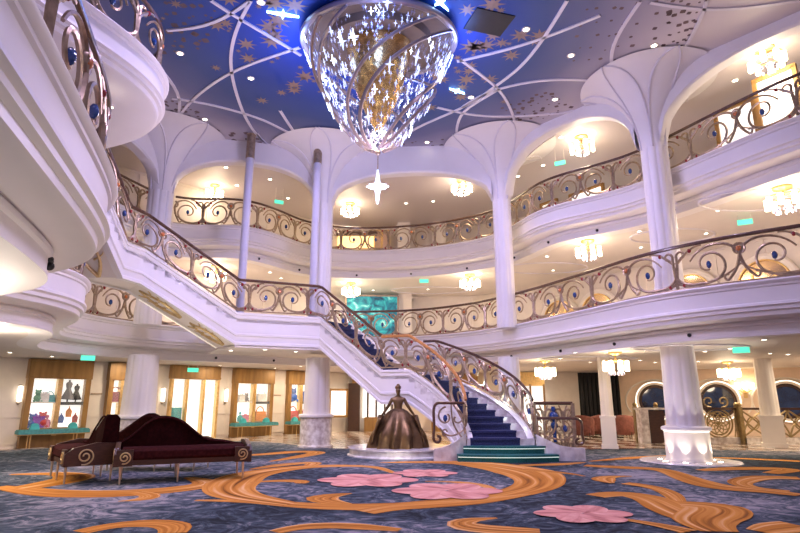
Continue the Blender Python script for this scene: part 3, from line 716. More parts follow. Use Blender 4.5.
# ------------------------------------------------------------------ chandelier
t = thing('chandelier', (CHX, CHY, ZC-.02), 'huge swirling crystal chandelier hanging from the blue ceiling, a star at its tip', 'chandelier')
RC, HC = 1.80, 2.80
t.scale = (1, .82, 1)
PH0 = -.35
def cr(u): return RC*max(0, 1-u)**.52
m = MB(); m.tube([(RC*math.cos(a), RC*math.sin(a), -.16) for a in (2*PI*k/72 for k in range(72))], .085, 8, True)
m.build('rim_ring', mat('mauve_metal', (.50, .44, .46), .3, .7, var=.05), t, True)
m = MB(); m.lathe([(RC-.02, -.02), (RC-.02, -.16), (RC-.12, -.16), (1.25, -.08), (1.2, -.26), (.2, -.26)], n=64, cap=False); m.build('canopy_plate', mat('bronze_canopy', (.20, .145, .11), .5, .3, var=.05), t, True)
m = MB(); m.lathe([(.78, -.28), (.70, -.8), (.52, -1.5), (.27, -2.1), (.04, -2.5)], n=40, cap=False); m.build('gold_core', mat('hammered_gold', (.85, .52, .18), .22, .95, var=.25, scale=8, bump=.8), t, True)
NB, TW, WID = 4, -2.7, 1.16
for k in range(NB):
    for e in (0, WID):
        ph = 2*PI*k/NB+e+PH0
        m = MB(); pl = []
        for i in range(41):
            u = .005+.985*i/40; a = ph+TW*u*(1-.25*u); pl.append((cr(u)*math.cos(a), cr(u)*math.sin(a), -.22-HC*u*.98+.1*0))
        m.tube(pl, .042, 6); m.build('spiral_band', mat('rose_bronze', (.46, .36, .33), .3, .75, var=.06), t, True)
def crystal(m, u, fa, k, s_, mi=0, out=0):
    ph = 2*PI*k/NB+PH0+fa*WID; a = ph+TW*u*(1-.25*u); r_ = cr(u)+out
    c = V(r_*math.cos(a), r_*math.sin(a), -.22-HC*u*.98); tx = V(-math.sin(a), math.cos(a), 0); n = V(math.cos(a), math.sin(a), -.35).normalized(); ty = n.cross(tx)
    pts = []
    for j in range(8):
        q = PI*j/4; rr = (s_ if j % 4 == 0 else s_*1.35) if j % 2 == 0 else s_*.20
        if j % 4 == 0: rr = s_*.8
        pts.append(c+tx*(rr*math.cos(q))+ty*(rr*math.sin(q)))
    m.prism(pts, n*(s_*.22), mi)
for i in range(100):
    m = MB(); crystal(m, random.random()**1.25*.9, random.uniform(.06, .94), i % NB, random.choice([.06, .075, .09, .14]), 0, .03); m.build('star_crystal', coolb if i % 3 == 0 else coolm, t)
m = MB()
for i in range(1500):
    crystal(m, random.random()**1.1*.95, random.uniform(.02, .98), i % NB, random.uniform(.03, .062), random.choice([0, 1, 1]), random.uniform(-.25, .02))
cl = m.build('crystal_drops', [coolm, glasscr], t); cl['kind'] = 'stuff'
m = MB()
for k in range(4):
    a = PI*k/4; pts = []
    for j in range(8):
        q = PI*j/4; rr = (.40 if j in (2, 6) else .25) if j % 2 == 0 else .095
        pts.append((rr*math.cos(q)*math.cos(a), rr*math.cos(q)*math.sin(a), -3.83+rr*math.sin(q)*(1.0)))
    m.prism([V(*p)-V(-math.sin(a), math.cos(a), 0)*.02 for p in pts], V(-math.sin(a), math.cos(a), 0)*.04)
m.build('pendant_star', mat('cool_star', (.8, .9, 1), .2, emit=(.60, .76, 1), estr=1.6), t)['label'] = 'glowing white star pendant'
m = MB(); m.tube([(0, 0, -3.0), (0, 0, -3.55)], .012, 6); m.ball((0, 0, -3.02), .06, 8); m.build('stem', bronze, t)

# ------------------------------------------------------------------ dark sofas
def sofa(loc, rz, L, label, peak=0., shoulder=.62):
    t = thing('velvet_sofa', loc, label, 'sofa', 'burgundy sofas set in a triangle', rz)
    D = .82
    m = MB(); m.box((0, 0, .36), (L-.06, D-.04, .09)); m.build('seat_frame', brownl, t)
    m = MB(); n = 12; rows = []
    for (yy, zz) in ((-D/2+.02, .40), (-D/2-.01, .44), (-D/2, .54), (-D/2+.05, .585), (0, .60), (D/2-.25, .59), (D/2-.25, .40)): rows.append([(-L/2+.08+(L-.16)*k/n, yy, zz) for k in range(n+1)])
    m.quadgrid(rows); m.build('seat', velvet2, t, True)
    prof = []
    for k in range(41):
        x = -L/2+L*k/40; g = math.exp(-((x-peak)/(shoulder if x > peak else shoulder*.85))**2)
        prof.append((x, .62+.52*g+.02*math.cos(x*9)))
    m = MB(); rows = []
    for x, z in prof: rows.append([(x, D/2-.30, .40), (x, D/2-.30+.06*(z-.5), z-.06), (x, D/2-.22, z), (x, D/2-.08, z), (x, D/2-.02, z-.06), (x, D/2, .30)])
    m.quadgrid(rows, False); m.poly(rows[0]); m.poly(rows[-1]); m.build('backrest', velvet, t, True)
    m = MB(); m.tube([(x, D/2-.28, z-.03) for x, z in prof], .018, 5); m.build('piping', velvet2, t, True)
    for sx in (-1, 1):
        m = MB(); pts = [(sx*(L/2-.04), -D/2-.03, .30), (sx*(L/2-.04), D/2, .30), (sx*(L/2-.04), D/2, .66), (sx*(L/2-.04), .05, .68), (sx*(L/2-.04), -D/2+.1, .60), (sx*(L/2-.04), -D/2-.03, .50)]
        m.prism(pts, (sx*.08, 0, 0)); e = m.build('end_panel', brownl, t)
        m = MB(); m.tube([(sx*(L/2+.045), y_, z_) for y_, z_ in spiral(-.12, .46, .145, .03, -PI*.6, PI*3.0, 40)], .014, 5); m.build('scroll_ornament', goldp, e, True)
        m = MB(); m.tube([(sx*(L/2-.13)+a, -D/2-.032, z_) for a, z_ in spiral(0, .45, .105, .02, -PI*.6, PI*3.0, 40)], .013, 5, mi=1)
        m.box((sx*(L/2-.13), -D/2-.0, .44), (.26, .05, .27)); m.build('front_post', [brownl, goldp], t)
    for x in (-L/2+.08, -.05*L, L/2-.10):
        for y in (-D/2+.04, D/2-.06):
            m = MB(); m.tube([(x, y, .32), (x+.01, y, 0)], [.024, .014], 8); m.build('leg', mat('pale_gold_metal', (.72, .58, .42), .3, .8), t)
    return t
sofa((-3.98, 10.85, 0), math.radians(24), 2.22, 'dark burgundy velvet sofa with a humped back and gold scrolled end, turned to the staircase', -.38)
sofa((-5.85, 10.86, 0), math.radians(-50), 1.45, 'dark burgundy velvet sofa facing the shop windows, sloping back toward the left edge', .62, .80)
sofa((-5.05, 12.35, 0), math.radians(176), 2.0, 'dark burgundy sofa hidden behind the other two, only its humped back showing', .15, .5)

# ------------------------------------------------------------------ bronze figure on its plinth
m = MB(); m.lathe([(1.42, 0), (1.42, .03), (1.36, .05), (1.36, .16), (1.40, .18), (1.40, .21), (0.05, .21)], n=64, cap=False)
tag(m.build('plinth', marble, None, True, (.02, 15.62, 0)), 'round low white marble plinth under the bronze statue', 'plinth')
stt = thing('statue', (-.05, 15.35, .21), 'bronze statue of a person in a wide draped gown, on the round marble plinth', 'statue')
m = MB(); rows = []
for i in range(17):
    z = .98*(1-i/16); u = i/16; rr = .13+.40*min(1, u*1.5)**.6+.06*u
    rows.append([((rr*(1+.13*u*math.sin(11*a+2*u)+.05*u*math.sin(4*a))+.10*u*abs(math.cos(a))**3)*math.cos(a)*1.08, (rr*(1+.13*u*math.sin(11*a+2*u)))*math.sin(a), z) for a in (2*PI*k/80 for k in range(80))])
m.quadgrid(rows, True); m.build('gown', bronzed, stt, True)
for sx in (-1, 1):   # the cloth lifted at each side
    m = MB(); rows = []
    for i in range(9):
        u = i/8; rows.append([(sx*(.45+.20*u+.07*math.sin(5*v+2*u)), -.12+.42*(v-.5)+.03*math.sin(7*v), .76-.66*u+.07*math.sin(3*v)) for v in (k/10 for k in range(11))])
    m.quadgrid(rows); o = m.build('lifted_drape', bronzed, stt, True)
    md = o.modifiers.new('thick', 'SOLIDIFY'); md.thickness = .05
def skin(name, verts, edges, rad, m, parent, sub=2):
    me = bpy.data.meshes.new(name); me.from_pydata(verts, edges, []); me.materials.append(m)
    o = bpy.data.objects.new(name, me); COL.objects.link(o); o.parent = parent
    sk = o.modifiers.new('skin', 'SKIN'); sk.use_smooth_shade = True
    for i, r_ in enumerate(rad):
        d = me.skin_vertices[0].data[i]; d.radius = r_ if isinstance(r_, tuple) else (r_, r_); d.use_root = (i == 0)
    s_ = o.modifiers.new('sub', 'SUBSURF'); s_.levels = sub; s_.render_levels = sub
    return o
vs = [(0, 0, .90), (0, 0, 1.0), (0, 0, 1.12), (0, -.01, 1.22), (0, 0, 1.30), (0, -.01, 1.36), (0, -.02, 1.43), (0, -.01, 1.52)]
ed = [(i, i+1) for i in range(7)]; rd = [.14, .105, (.13, .10), (.14, .09), .055, .045, (.075, .085), .065]
for sx in (-1, 1):
    b0 = len(vs); vs += [(sx*.16, 0, 1.22), (sx*.25, -.03, 1.06), (sx*.34, -.05, .93), (sx*.44, -.09, .79), (sx*.47, -.10, .74)]
    rd += [.055, .045, .038, .026, .03]; ed += [(3, b0)]+[(b0+i, b0+i+1) for i in range(4)]
skin('body', vs, ed, rd, bronzed, stt)
m = MB(); m.ball((0, .03, 1.53), .085, 10, sc=(1, 1, .8)); m.ball((0, .09, 1.58), .05, 8); m.build('hair', bronzed, stt, True)
for sx in (-1, 1):
    for k in range(5):
        a0 = V(sx*.47, -.10, .75); dx = V(sx*(.02+.012*(k-2)), -.02+.012*(k-2), -.055 if k else -.02)
        m = MB(); m.tube([a0+V(0, .012*(k-2), 0), a0+dx*.6+V(0, .012*(k-2), 0), a0+dx+V(-sx*.01, .012*(k-2), -.015)], [.011, .010, .007], 6); m.build('finger', bronzed, stt, True)

# ------------------------------------------------------------------ shop fronts along the left wall
UX, UY = .684, .7293; RZ = math.atan2(UY, UX)
def wt(px):
    k = (px-CX)/F; return (k*(18*cT+.03)+11.7)/(UX-UY*k*cT)
def wpos(t, out=0): return V(-11.7+UX*t+UY*out, 18+UY*t-UX*out, 0)
pane, nt, pb = nodes_of('clear_shop_glass')
pb.inputs['Base Color'].default_value = (.9, .95, .95, 1); pb.inputs['Alpha'].default_value = .07; pb.inputs['Roughness'].default_value = .05
_nz = nt.nodes.new('ShaderNodeTexNoise'); _nz.inputs['Scale'].default_value = 3; _mr = nt.nodes.new('ShaderNodeMapRange'); _mr.inputs['To Min'].default_value = .03; _mr.inputs['To Max'].default_value = .07
nt.links.new(_nz.outputs['Fac'], _mr.inputs[0]); nt.links.new(_mr.outputs[0], pb.inputs['Roughness'])
HUES = {'red': (.55, .04, .04), 'orange': (.75, .25, .03), 'blue': (.04, .13, .5), 'purple': (.25, .07, .42), 'white': (.8, .8, .8), 'green': (.10, .36, .22), 'pink': (.75, .22, .36), 'black': (.02, .02, .025), 'yellow': (.75, .52, .06), 'turquoise': (.05, .42, .45), 'wine': (.22, .01, .05), 'grey': (.25, .25, .28)}
def hue(n): return mat(n+'_goods', HUES[n], .5)
def goods(kind, c, loc, rz, s, label):
    m = MB()
    if kind == 'handbag':
        m.box((0, 0, s*.32), (s*.9, s*.35, s*.64), taper=.85); m.tube([(s*.3*math.cos(a), 0, s*.6+s*.35*math.sin(a)) for a in (PI*k/10 for k in range(11))], s*.04, 5)
    elif kind == 'gift_box':
        m.box((0, 0, s*.35), (s*.7, s*.5, s*.7)); m.box((0, 0, s*.72), (s*.76, s*.56, s*.1)); m.ball((-.1*s, 0, s*.82), s*.1, 6); m.ball((.1*s, 0, s*.82), s*.1, 6)
    elif kind == 'plush_toy':
        m.ball((0, 0, s*.3), s*.3, 8); m.ball((0, 0, s*.70), s*.22, 8); m.ball((-s*.16, 0, s*.9), s*.08, 6); m.ball((s*.16, 0, s*.9), s*.08, 6); m.ball((-s*.25, -s*.15, s*.08), s*.1, 6); m.ball((s*.25, -s*.15, s*.08), s*.1, 6)
    elif kind == 'dress_form':
        m.lathe([(s*.04, 0), (s*.04, s*.1), (s*.32, s*.12), (s*.22, s*.35), (s*.10, s*.62), (s*.15, s*.82), (s*.13, s*.92), (s*.05, s*.96), (s*.05, s*1.05)], n=16)
    elif kind == 'perfume_bottle':
        m.lathe([(s*.22, 0), (s*.25, s*.3), (s*.2, s*.5), (s*.07, s*.56), (s*.07, s*.66), (s*.1, s*.68), (s*.1, s*.84), (s*.02, s*.86)], n=14)
    elif kind == 'hanging_tag':
        m.prism([(-s*.22, 0, 0), (s*.22, 0, 0), (s*.26, 0, s*.5), (0, 0, s*.85), (-s*.26, 0, s*.5)], (0, -s*.07, 0)); m.ball((0, -s*.04, s*.88), s*.06, 6)
    o = m.build(kind, hue(c), None, kind in ('plush_toy', 'perfume_bottle', 'dress_form'), loc); o.rotation_euler = (0, 0, rz)
    tag(o, label, kind.replace('_', ' '), 'merchandise in the shop windows')
def local(c, x, y, z):
    d = V(x*UX-y*UY, x*UY+y*UX, z); return c+d
def shop_window(px0, px1, label, ordinal, stock, bench=True):
    t0, t1 = wt(px0), wt(px1); w = t1-t0; c = wpos((t0+t1)/2); t = thing('shop_window', c, label, 'shop window', 'timber shop windows', RZ)
    m = MB()
    for x in (-w/2+.08, w/2-.08): m.box((x, -.20, 1.20), (.16, .25, 1.8))
    m.box((0, -.20, .28), (w, .25, .56)); m.build('frame', woodg, t)
    m = MB(); m.box((0, -.21, 2.38), (w+.04, .29, .60)); m.box((0, -.36, 2.12), (w, .03, .05)); m.box((0, -.36, 2.64), (w, .03, .05)); m.build('header', woodg, t)
    m = MB(); m.box((0, -.22, 1.2), (.14, .25, 1.75)); m.build('mullion', goldm, t)
    bw = (w-.46)/2
    for i, sx in enumerate((-1, 1)):
        x = sx*(bw/2+.07)
        m = MB(); m.box((x, -.10, 1.32), (bw, .02, 1.55)); m.build('display_back', displayw, t)
        for z in (.56, 1.34):
            m = MB(); m.box((x, -.20, z+(0 if i == 0 else -.03)), (bw, .18, .03 if i == 0 else .10)); m.build('shelf', black if (i and z > 1) else wallc, t)
        m = MB(); m.box((x, -.315, 1.32), (bw, .008, 1.55)); m.build('pane', pane, t)
    for (kind, col, bay, shelf, u, s_) in stock:
        x = (-1 if bay == 0 else 1)*(bw/2+.07)+(u-.5)*(bw-.1); z = (.576 if shelf == 0 else 1.356)+(0 if bay == 0 else .005)
        if kind == 'hanging_tag': z += .12+.18*(hash_(u) % 2)
        goods(kind, col, local(c, x, -.115 if kind == 'hanging_tag' else -.20, z), RZ, s_, f"{col} {kind.replace('_', ' ')} on the {'lower' if shelf == 0 else 'upper'} shelf, {'near' if bay == 0 else 'far'} half of the {ordinal} shop window"+('' if kind != 'hanging_tag' else ''))
    if bench:
        bt = thing('window_bench', wpos((t0+t1)/2-.1, .62), f'teal cushioned bench under the {ordinal} shop window', 'bench', 'teal benches under the shop windows', RZ)
        m = MB(); bl = w+.15; m.box((0, 0, .46), (bl, .42, .10)); m.box((0, 0, .52), (bl-.04, .38, .04)); m.build('cushion', tealc, bt)
        m = MB(); m.box((0, 0, .40), (bl, .40, .03)); m.build('seat_rail', goldm, bt)
        for x in (-bl/2+.35, bl/2-.35):
            for y in (-.15, .15):
                m = MB(); m.tube([(x, y, .39), (x, y, 0)], .018, 6); m.build('leg', goldm, bt)
        for x, nm in ((-bl*.27, 'near'), (bl*.27, 'far')):
            q = local(wpos((t0+t1)/2-.1, .62), x, .02, .541); m = MB(); m.box((0, 0, .07), (.26, .16, .14), taper=.8); m.ball((0, 0, .15), .07, 8, sc=(1.4, .8, .5))
            o = m.build('folded_throw', hue('turquoise'), None, False, q); o.rotation_euler = (0, 0, RZ)
            tag(o, f'small turquoise folded throw at the {nm} end of the bench under the {ordinal} shop window', 'throw', 'folded throws on the benches')
def hash_(u): return int(u*100)//33
shop_window(23, 86, 'widest timber shop window of colourful gifts behind the sofas, nearest the left edge', 'first',
    [('plush_toy', 'green', 0, 1, .25, .40), ('gift_box', 'white', 0, 1, .55, .35), ('handbag', 'turquoise', 0, 1, .82, .34), ('plush_toy', 'blue', 0, 0, .15, .45), ('gift_box', 'purple', 0, 0, .40, .45), ('plush_toy', 'red', 0, 0, .62, .5), ('perfume_bottle', 'pink', 0, 0, .85, .45),
     ('dress_form', 'grey', 1, 1, .3, .66), ('dress_form', 'black', 1, 1, .72, .55), ('hanging_tag', 'blue', 1, 0, .15, .34), ('hanging_tag', 'orange', 1, 0, .5, .36), ('hanging_tag', 'red', 1, 0, .85, .34)])
shop_window(104, 131, 'narrow timber shop window with a wine-coloured bag, partly behind the fluted column', 'second',
    [('handbag', 'wine', 0, 1, .5, .52), ('gift_box', 'orange', 0, 0, .6, .34), ('perfume_bottle', 'turquoise', 0, 0, .3, .4), ('plush_toy', 'white', 1, 1, .5, .4), ('gift_box', 'yellow', 1, 0, .5, .34)])
shop_window(230, 269, 'bright timber shop window between the wall lamp and the cream panel', 'third',
    [('gift_box', 'white', 0, 1, .3, .36), ('plush_toy', 'grey', 0, 1, .7, .36), ('perfume_bottle', 'turquoise', 0, 0, .3, .45), ('gift_box', 'pink', 0, 0, .7, .34), ('handbag', 'white', 1, 1, .5, .5), ('handbag', 'orange', 1, 0, .45, .6)])
shop_window(284, 309, 'timber shop window with blue and red goods beside the stone-footed column', 'fourth',
    [('plush_toy', 'blue', 0, 1, .4, .6), ('handbag', 'red', 0, 0, .4, .6), ('gift_box', 'blue', 1, 1, .5, .5), ('gift_box', 'red', 1, 0, .5, .5)])
# shop entrance
t0, t1 = wt(166), wt(215); w = t1-t0; c = wpos((t0+t1)/2)
t = thing('shop_entrance', c, 'open shop entrance with a golden timber sign band above glass doors, behind the sofas', 'shop entrance', None, RZ)
m = MB(); m.box((0, -.2, 2.44), (w, .28, .50)); m.box((0, -.36, 2.24), (w, .03, .05)); m.build('sign_band', woodg, t)
m = MB(); m.box((0, -.10, 1.1), (w-.1, .02, 2.16)); m.build('lit_interior', displayw, t)
for x in (-w/2+.06, -w*.17, w*.17, w/2-.06):
    m = MB(); m.box((x, -.22, 1.09), (.09, .20, 2.18)); m.build('door_post', goldm, t)
for x in (-w*.33, w*.33):
    m = MB(); m.box((x, -.24, 1.09), (w*.3, .02, 2.1)); m.build('glass_door', pane, t)
m = MB(); m.box((-w*.33, -.16, .6), (w*.22, .08, 1.1)); m.build('display_stand', hue('turquoise'), t)
for px, lab in ((18, 'upright white wall lamp near the left edge of the picture'), (161, 'upright white wall lamp between the column and the shop entrance'), (224, 'upright white wall lamp before the third shop window')):
    t = thing('wall_lamp', wpos(wt(px), .08)+V(0, 0, 1.35), lab, 'wall lamp', 'wall lamps along the shops', RZ)
    m = MB(); m.box((0, 0, .25), (.10, .03, .56)); m.ball((0, -.05, -.04), .04, 6); m.build('back_plate', bronze, t)
    m = MB(); m.lathe([(.02, 0), (.07, .02), (.075, .25), (.07, .48), (.02, .50)], (0, -.09, 0), n=14); m.build('glass_tube', ledm, t, True)
for px, lab in ((95, 'first'), (276, 'second')):
    m = MB(); m.box((0, 0, 0), (.36, .02, .05)); o = m.build('wall_plaque', bronze, None, False, wpos(wt(px), .10)+V(0, 0, 1.62)); o.rotation_euler = (0, 0, RZ)
    tag(o, f'small dark plaque on the cream panel after the {"widest" if lab == "first" else "bright third"} shop window', 'plaque')
# framed poster and the far shop on the back wall
p = atd(338, 403, 26.7); t = thing('poster', p, 'white framed poster on the wall to the right of the stone-footed column', 'poster', None, math.radians(25))
m = MB()
for x in (-.42, .42): m.box((x, -.05, 0), (.10, .06, 1.25))
for z in (-.60, .60): m.box((0, -.05, z), (.94, .06, .10))
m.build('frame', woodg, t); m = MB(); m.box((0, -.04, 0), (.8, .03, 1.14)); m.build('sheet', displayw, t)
p = atd(374, 420, 27.3); t = thing('shop_entrance', (p.x, 27.3, 0), 'far shop entrance with dark timber doors behind the bronze statue', 'shop entrance')
m = MB(); m.box((0, 0, 2.40), (2.1, .25, .5)); m.build('sign_band', woodg, t)
m = MB(); m.box((-.95, 0, 1.1), (.55, .3, 2.2)); m.build('timber_door', brownl, t)
m = MB(); m.box((.1, .08, 1.35), (1.3, .05, 1.5)); m.build('lit_interior', displayw, t)
for x in (-.3, .1, .5, .85): 
    m = MB(); m.box((x, 0, 1.1), (.08, .2, 2.2)); m.build('door_post', brownl, t)
m = MB(); m.box((.25, -.05, .32), (1.4, .3, .64)); m.build('counter', woodg, t)
p = atd(455, 420, 27.1); t = thing('display_cabinet', (p.x, 27.1, 0), 'glowing timber display cabinet between the statue and the stair foot', 'cabinet')
m = MB(); m.box((0, 0, .4), (2.2, .3, .8)); m.box((0, 0, 2.4), (2.2, .3, .5)); m.build('carcass', woodg, t)
m = MB(); m.box((0, .1, 1.45), (2.1, .04, 1.3)); m.build('lit_back', windowglow, t)
p = atd(532, 420, 26.3); t = thing('shop_window', (p.x, 26.3, 0), 'small golden shop window seen right of the slim column behind the stairs', 'shop window', None, math.radians(-14))
m = MB(); m.box((0, 0, 2.36), (1.3, .3, .62)); m.build('header', goldm, t)
for x in (-.6, 0, .6):
    m = MB(); m.box((x, 0, 1.06), (.09, .3, 2.12)); m.build('jamb', woodg, t)
m = MB(); m.box((0, .1, 1.1), (1.2, .04, 2.0)); m.build('display_back', displayw, t)

# ------------------------------------------------------------------ lounge on the right
p0 = atd(581, 420, 25.2); p1 = atd(622, 420, 25.2); m = MB(); rows = []
for z in (0, 1.3, 2.6): rows.append([(p0.x+(p1.x-p0.x)*k/60, 25.2+.07*math.sin(k*1.05), z) for k in range(61)])
m.quadgrid(rows); o = m.build('curtain', curtm, None, True); md = o.modifiers.new('thick', 'SOLIDIFY'); md.thickness = .02
tag(o, 'floor-length black curtain behind the slender cream column', 'curtain')
wa, wb = V(9, 26.2, 0), V(19, 21.6, 0); wd = (wb-wa).normalized(); wn = V(wd.y, -wd.x, 0); wrz = math.atan2(wd.y, wd.x)
for i, px in enumerate((656, 718, 787)):
    k = (px-CX)/F; tt = (k*wa.y*cT-wa.x)/(wd.x-k*wd.y*cT); q = wa+wd*tt+wn*.08
    t = bpy.data.objects.new(f'window_{i+1}', None); COL.objects.link(t); t.location = (q.x, q.y, 1.38); t.scale = (.86, .86, .86); t.rotation_euler = (PI/2, 0, wrz); t['kind'] = 'structure'
    m = MB(); m.lathe([(.80, 0), (.80, .16), (.86, .20), (.96, .20), (1.0, .14), (1.0, 0)], n=48, cap=False); m.build('window_casing', plaster2, t, True)
    m = MB(); m.tube([(.93*math.cos(a), .93*math.sin(a), .205) for a in (2*PI*k/48 for k in range(48))], .022, 6, True); m.build('led_ring', ledm, t)
    m = MB(); m.lathe([(.80, .05), (.72, .05), (.70, .10), (.66, .10)], n=48, cap=False); m.build('inner_frame', brownl, t, True)
    m = MB(); m.lathe([(.70, .03), (.001, .03)], n=48, cap=False); m.build('window_glass', seaglass, t)
    m = MB(); pl = [(1.42*math.cos(a), 1.05*math.sin(a), .03) for a in (-.55+(PI+1.1)*k/30 for k in range(31))]; m.tube(pl, .05, 6); m.build('arch_moulding', plaster2, t, True)
px = 746; k = (px-CX)/F; tt = (k*wa.y*cT-wa.x)/(wd.x-k*wd.y*cT); q = wa+wd*tt+wn*.1
t = thing('wall_sconce', (q.x, q.y, 1.85), 'gilt wall sconce with upright lit shades between two portholes', 'wall sconce', None, wrz)
m = MB(); m.box((0, 0, -.1), (.14, .05, .5)); m.tube([(-.25, -.14, 0), (-.12, -.12, -.1), (0, -.05, -.15), (.12, -.12, -.1), (.25, -.14, 0)], .02, 6); m.build('bracket', goldm, t)
for x in (-.25, 0, .25):
    m = MB(); m.lathe([(.06, 0), (.09, .26)], (x, -.14, .0), n=12, cap=False); m.build('lamp_shade', warm, t, True)
# lattice balustrade in front of the portholes
brass = mat('aged_brass', (.34, .25, .12), .4, .8, var=.2, scale=10)
def lattice(px0, px1, Y, kind, label):
    a = atd(px0, 420, Y); c = atd(px1, 420, Y); L = c.x-a.x; t = thing('lattice_balustrade', (a.x, Y, 0), label, 'balustrade', 'low bronze balustrades before the portholes')
    for x in (0, L):
        m = MB(); m.box((x, 0, .6), (.12, .14, 1.2)); m.ball((x, 0, 1.26), .08, 8); m.build('post', brass, t)
    m = MB(); m.box((L/2, 0, 1.13), (L, .12, .07)); m.build('handrail', brownl, t)
    m = MB(); m.box((L/2, 0, .10), (L, .14, .20)); m.build('plinth_rail', marbleg, t)
    m = MB()
    if kind == 'circle':
        R = .47; cx = L/2
        for r_ in (R, R*.80): m.tube([(cx+r_*math.cos(q), 0, .66+r_*math.sin(q)) for q in (2*PI*k/40 for k in range(40))], .03, 6, True)
        for j in range(10):
            b0 = 2*PI*j/10; m.tube([(cx+R*.8*u*math.cos(b0+u*1.4), 0, .66+R*.8*u*math.sin(b0+u*1.4)) for u in (k/8 for k in range(9))], .018, 5)
            m.tube([(cx+R*.8*u*math.cos(b0-u*1.4), 0, .66+R*.8*u*math.sin(b0-u*1.4)) for u in (k/8 for k in range(9))], .018, 5)
        for sg in (-1, 1):
            m.tube([(cx+sg*x, 0, 1.13+z) for x, z in spiral(.24, .24, .20, .05, -PI*.6, PI*1.6)], .026, 5)
            m.tube([(cx+sg*(R+.04), 0, .2), (cx+sg*L*.42, 0, .5), (cx+sg*L*.44, 0, 1.1)], .024, 5)
    else:
        n = max(1, round(L/.8)); s_ = L/n
        for j in range(n):
            for sg in (-1, 1):
                for o_ in (-.06, .06):
                    m.tube([(j*s_+s_/2+sg*(s_/2)*(2*u-1)+o_*math.sin(PI*u)*3*sg, 0, .22+.88*u) for u in (k/10 for k in range(11))], .030, 5)
            m.tube([(j*s_+s_/2+.2*math.cos(q), 0, .66+.2*math.sin(q)) for q in (2*PI*k/20 for k in range(20))], .022, 5, True)
    m.build('grille', brass, t, True)
lattice(636, 657, 20.4, 'x', 'short lattice balustrade just left of the broad lit column')
lattice(698, 738, 19.6, 'circle', 'balustrade with a round woven medallion and heart scrolls under the middle porthole')
lattice(741, 812, 19.4, 'x', 'crossed lattice balustrade behind the cream column near the picture edge')
p = atd(650, 420, 19.6); t = thing('podium', (p.x, 19.6, 0), 'narrow pale podium with a dark woven panel left of the broad column', 'podium')
m = MB(); m.box((-.25, 0, .55), (.26, .4, 1.1)); m.box((0, 0, 1.13), (.9, .5, .06)); m.build('body', marbleg, t)
m = MB(); m.box((.16, 0, .55), (.5, .35, 1.06)); m.build('woven_panel', brownl, t)
def armchair(px, Y, rz, label):
    p = atd(px, 420, Y); t = thing('armchair', (p.x, Y, 0), label, 'armchair', 'russet lounge armchairs', rz)
    m = MB(); m.box((0, 0, .34), (.62, .6, .22), taper=.95); m.build('seat', redch, t)
    m = MB(); rows = []
    for z, f in ((.12, .95), (.45, 1), (.75, 1.04), (.86, 1.02)): rows.append([(.40*f*math.cos(q), .36*f*math.sin(q), z-(.14*(1-math.sin(max(0, min(PI, q))))if z > .7 else 0)) for q in (-.35+(PI+.7)*k/16 for k in range(17))])
    m.quadgrid(rows); o = m.build('backrest', redch, t, True); md = o.modifiers.new('thick', 'SOLIDIFY'); md.thickness = .09
    for x in (-.26, .26):
        for y in (-.24, .24):
            m = MB(); m.tube([(x, y, .24), (x*1.05, y*1.05, 0)], .02, 6); m.build('leg', brownl, t)
for px, Y, rz, lab in ((583, 22.2, 2.6, 'russet armchair nearest the stair foot'), (597, 23.2, 3.4, 'russet armchair just left of the slender column'), (622, 22.6, 2.9, 'russet armchair just right of the slender column'), (635, 23.6, 3.5, 'russet armchair before the black curtain edge, beside the lattice')):
    armchair(px, Y, rz, lab)
# floor disc with spots round the broad column
x0, y0 = COLS[0][0], COLS[0][1]
t = thing('floor_light_ring', (x0, y0, .012), 'pale floor disc set with small spotlights round the foot of the broad column', 'floor light')
m = MB(); m.lathe([(.56, 0), (.56, .02), (1.08, .02), (1.10, 0)], n=64, cap=False); m.build('disc', marble, t)
for k in range(8):
    a = 2*PI*k/8+.20; m = MB(); m.lathe([(.05, .018), (.05, .026), (.001, .027)], (.64*math.cos(a), .64*math.sin(a), 0), n=12, cap=False); m.build('spot_lens', spotm, t)

# ------------------------------------------------------------------ upper-level interiors
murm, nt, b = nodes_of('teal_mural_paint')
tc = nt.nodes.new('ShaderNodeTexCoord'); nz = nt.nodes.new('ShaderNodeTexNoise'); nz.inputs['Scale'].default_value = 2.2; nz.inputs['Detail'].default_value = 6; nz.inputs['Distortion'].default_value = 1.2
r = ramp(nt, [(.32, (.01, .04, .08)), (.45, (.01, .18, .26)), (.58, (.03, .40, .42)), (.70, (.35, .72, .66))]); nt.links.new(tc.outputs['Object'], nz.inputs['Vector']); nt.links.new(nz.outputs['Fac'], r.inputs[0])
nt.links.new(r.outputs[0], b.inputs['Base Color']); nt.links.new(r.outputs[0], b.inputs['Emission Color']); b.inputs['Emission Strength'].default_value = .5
a = atd(346, 300, 26.0); c = atd(398, 300, 26.0)
t = thing('mural', ((a.x+c.x)/2, 26.0, 3.7), 'glowing teal mural on the wall behind the lower gallery balustrade', 'mural', None, .05)
m = MB(); m.box((0, 0, 1.25), (c.x-a.x, .06, 2.5)); m.build('painted_panel', murm, t); m = MB()
for x in (-1, 1): m.box((x*(c.x-a.x)/2, -.02, 1.25), (.08, .1, 2.5))
m.box((0, -.02, 2.5), (c.x-a.x, .1, .08)); m.build('frame', bronze, t)
def pilaster(px, Y, z0, z1):
    p = atd(px, 300, Y); m = MB(); m.box((p.x, Y, (z0+z1)/2), (.62, .35, z1-z0)); m.box((p.x, Y, z1-.2), (.74, .45, .12)); m.box((p.x, Y, z0+.2), (.74, .45, .3)); struct(m.build('trim_pilaster', plaster2))
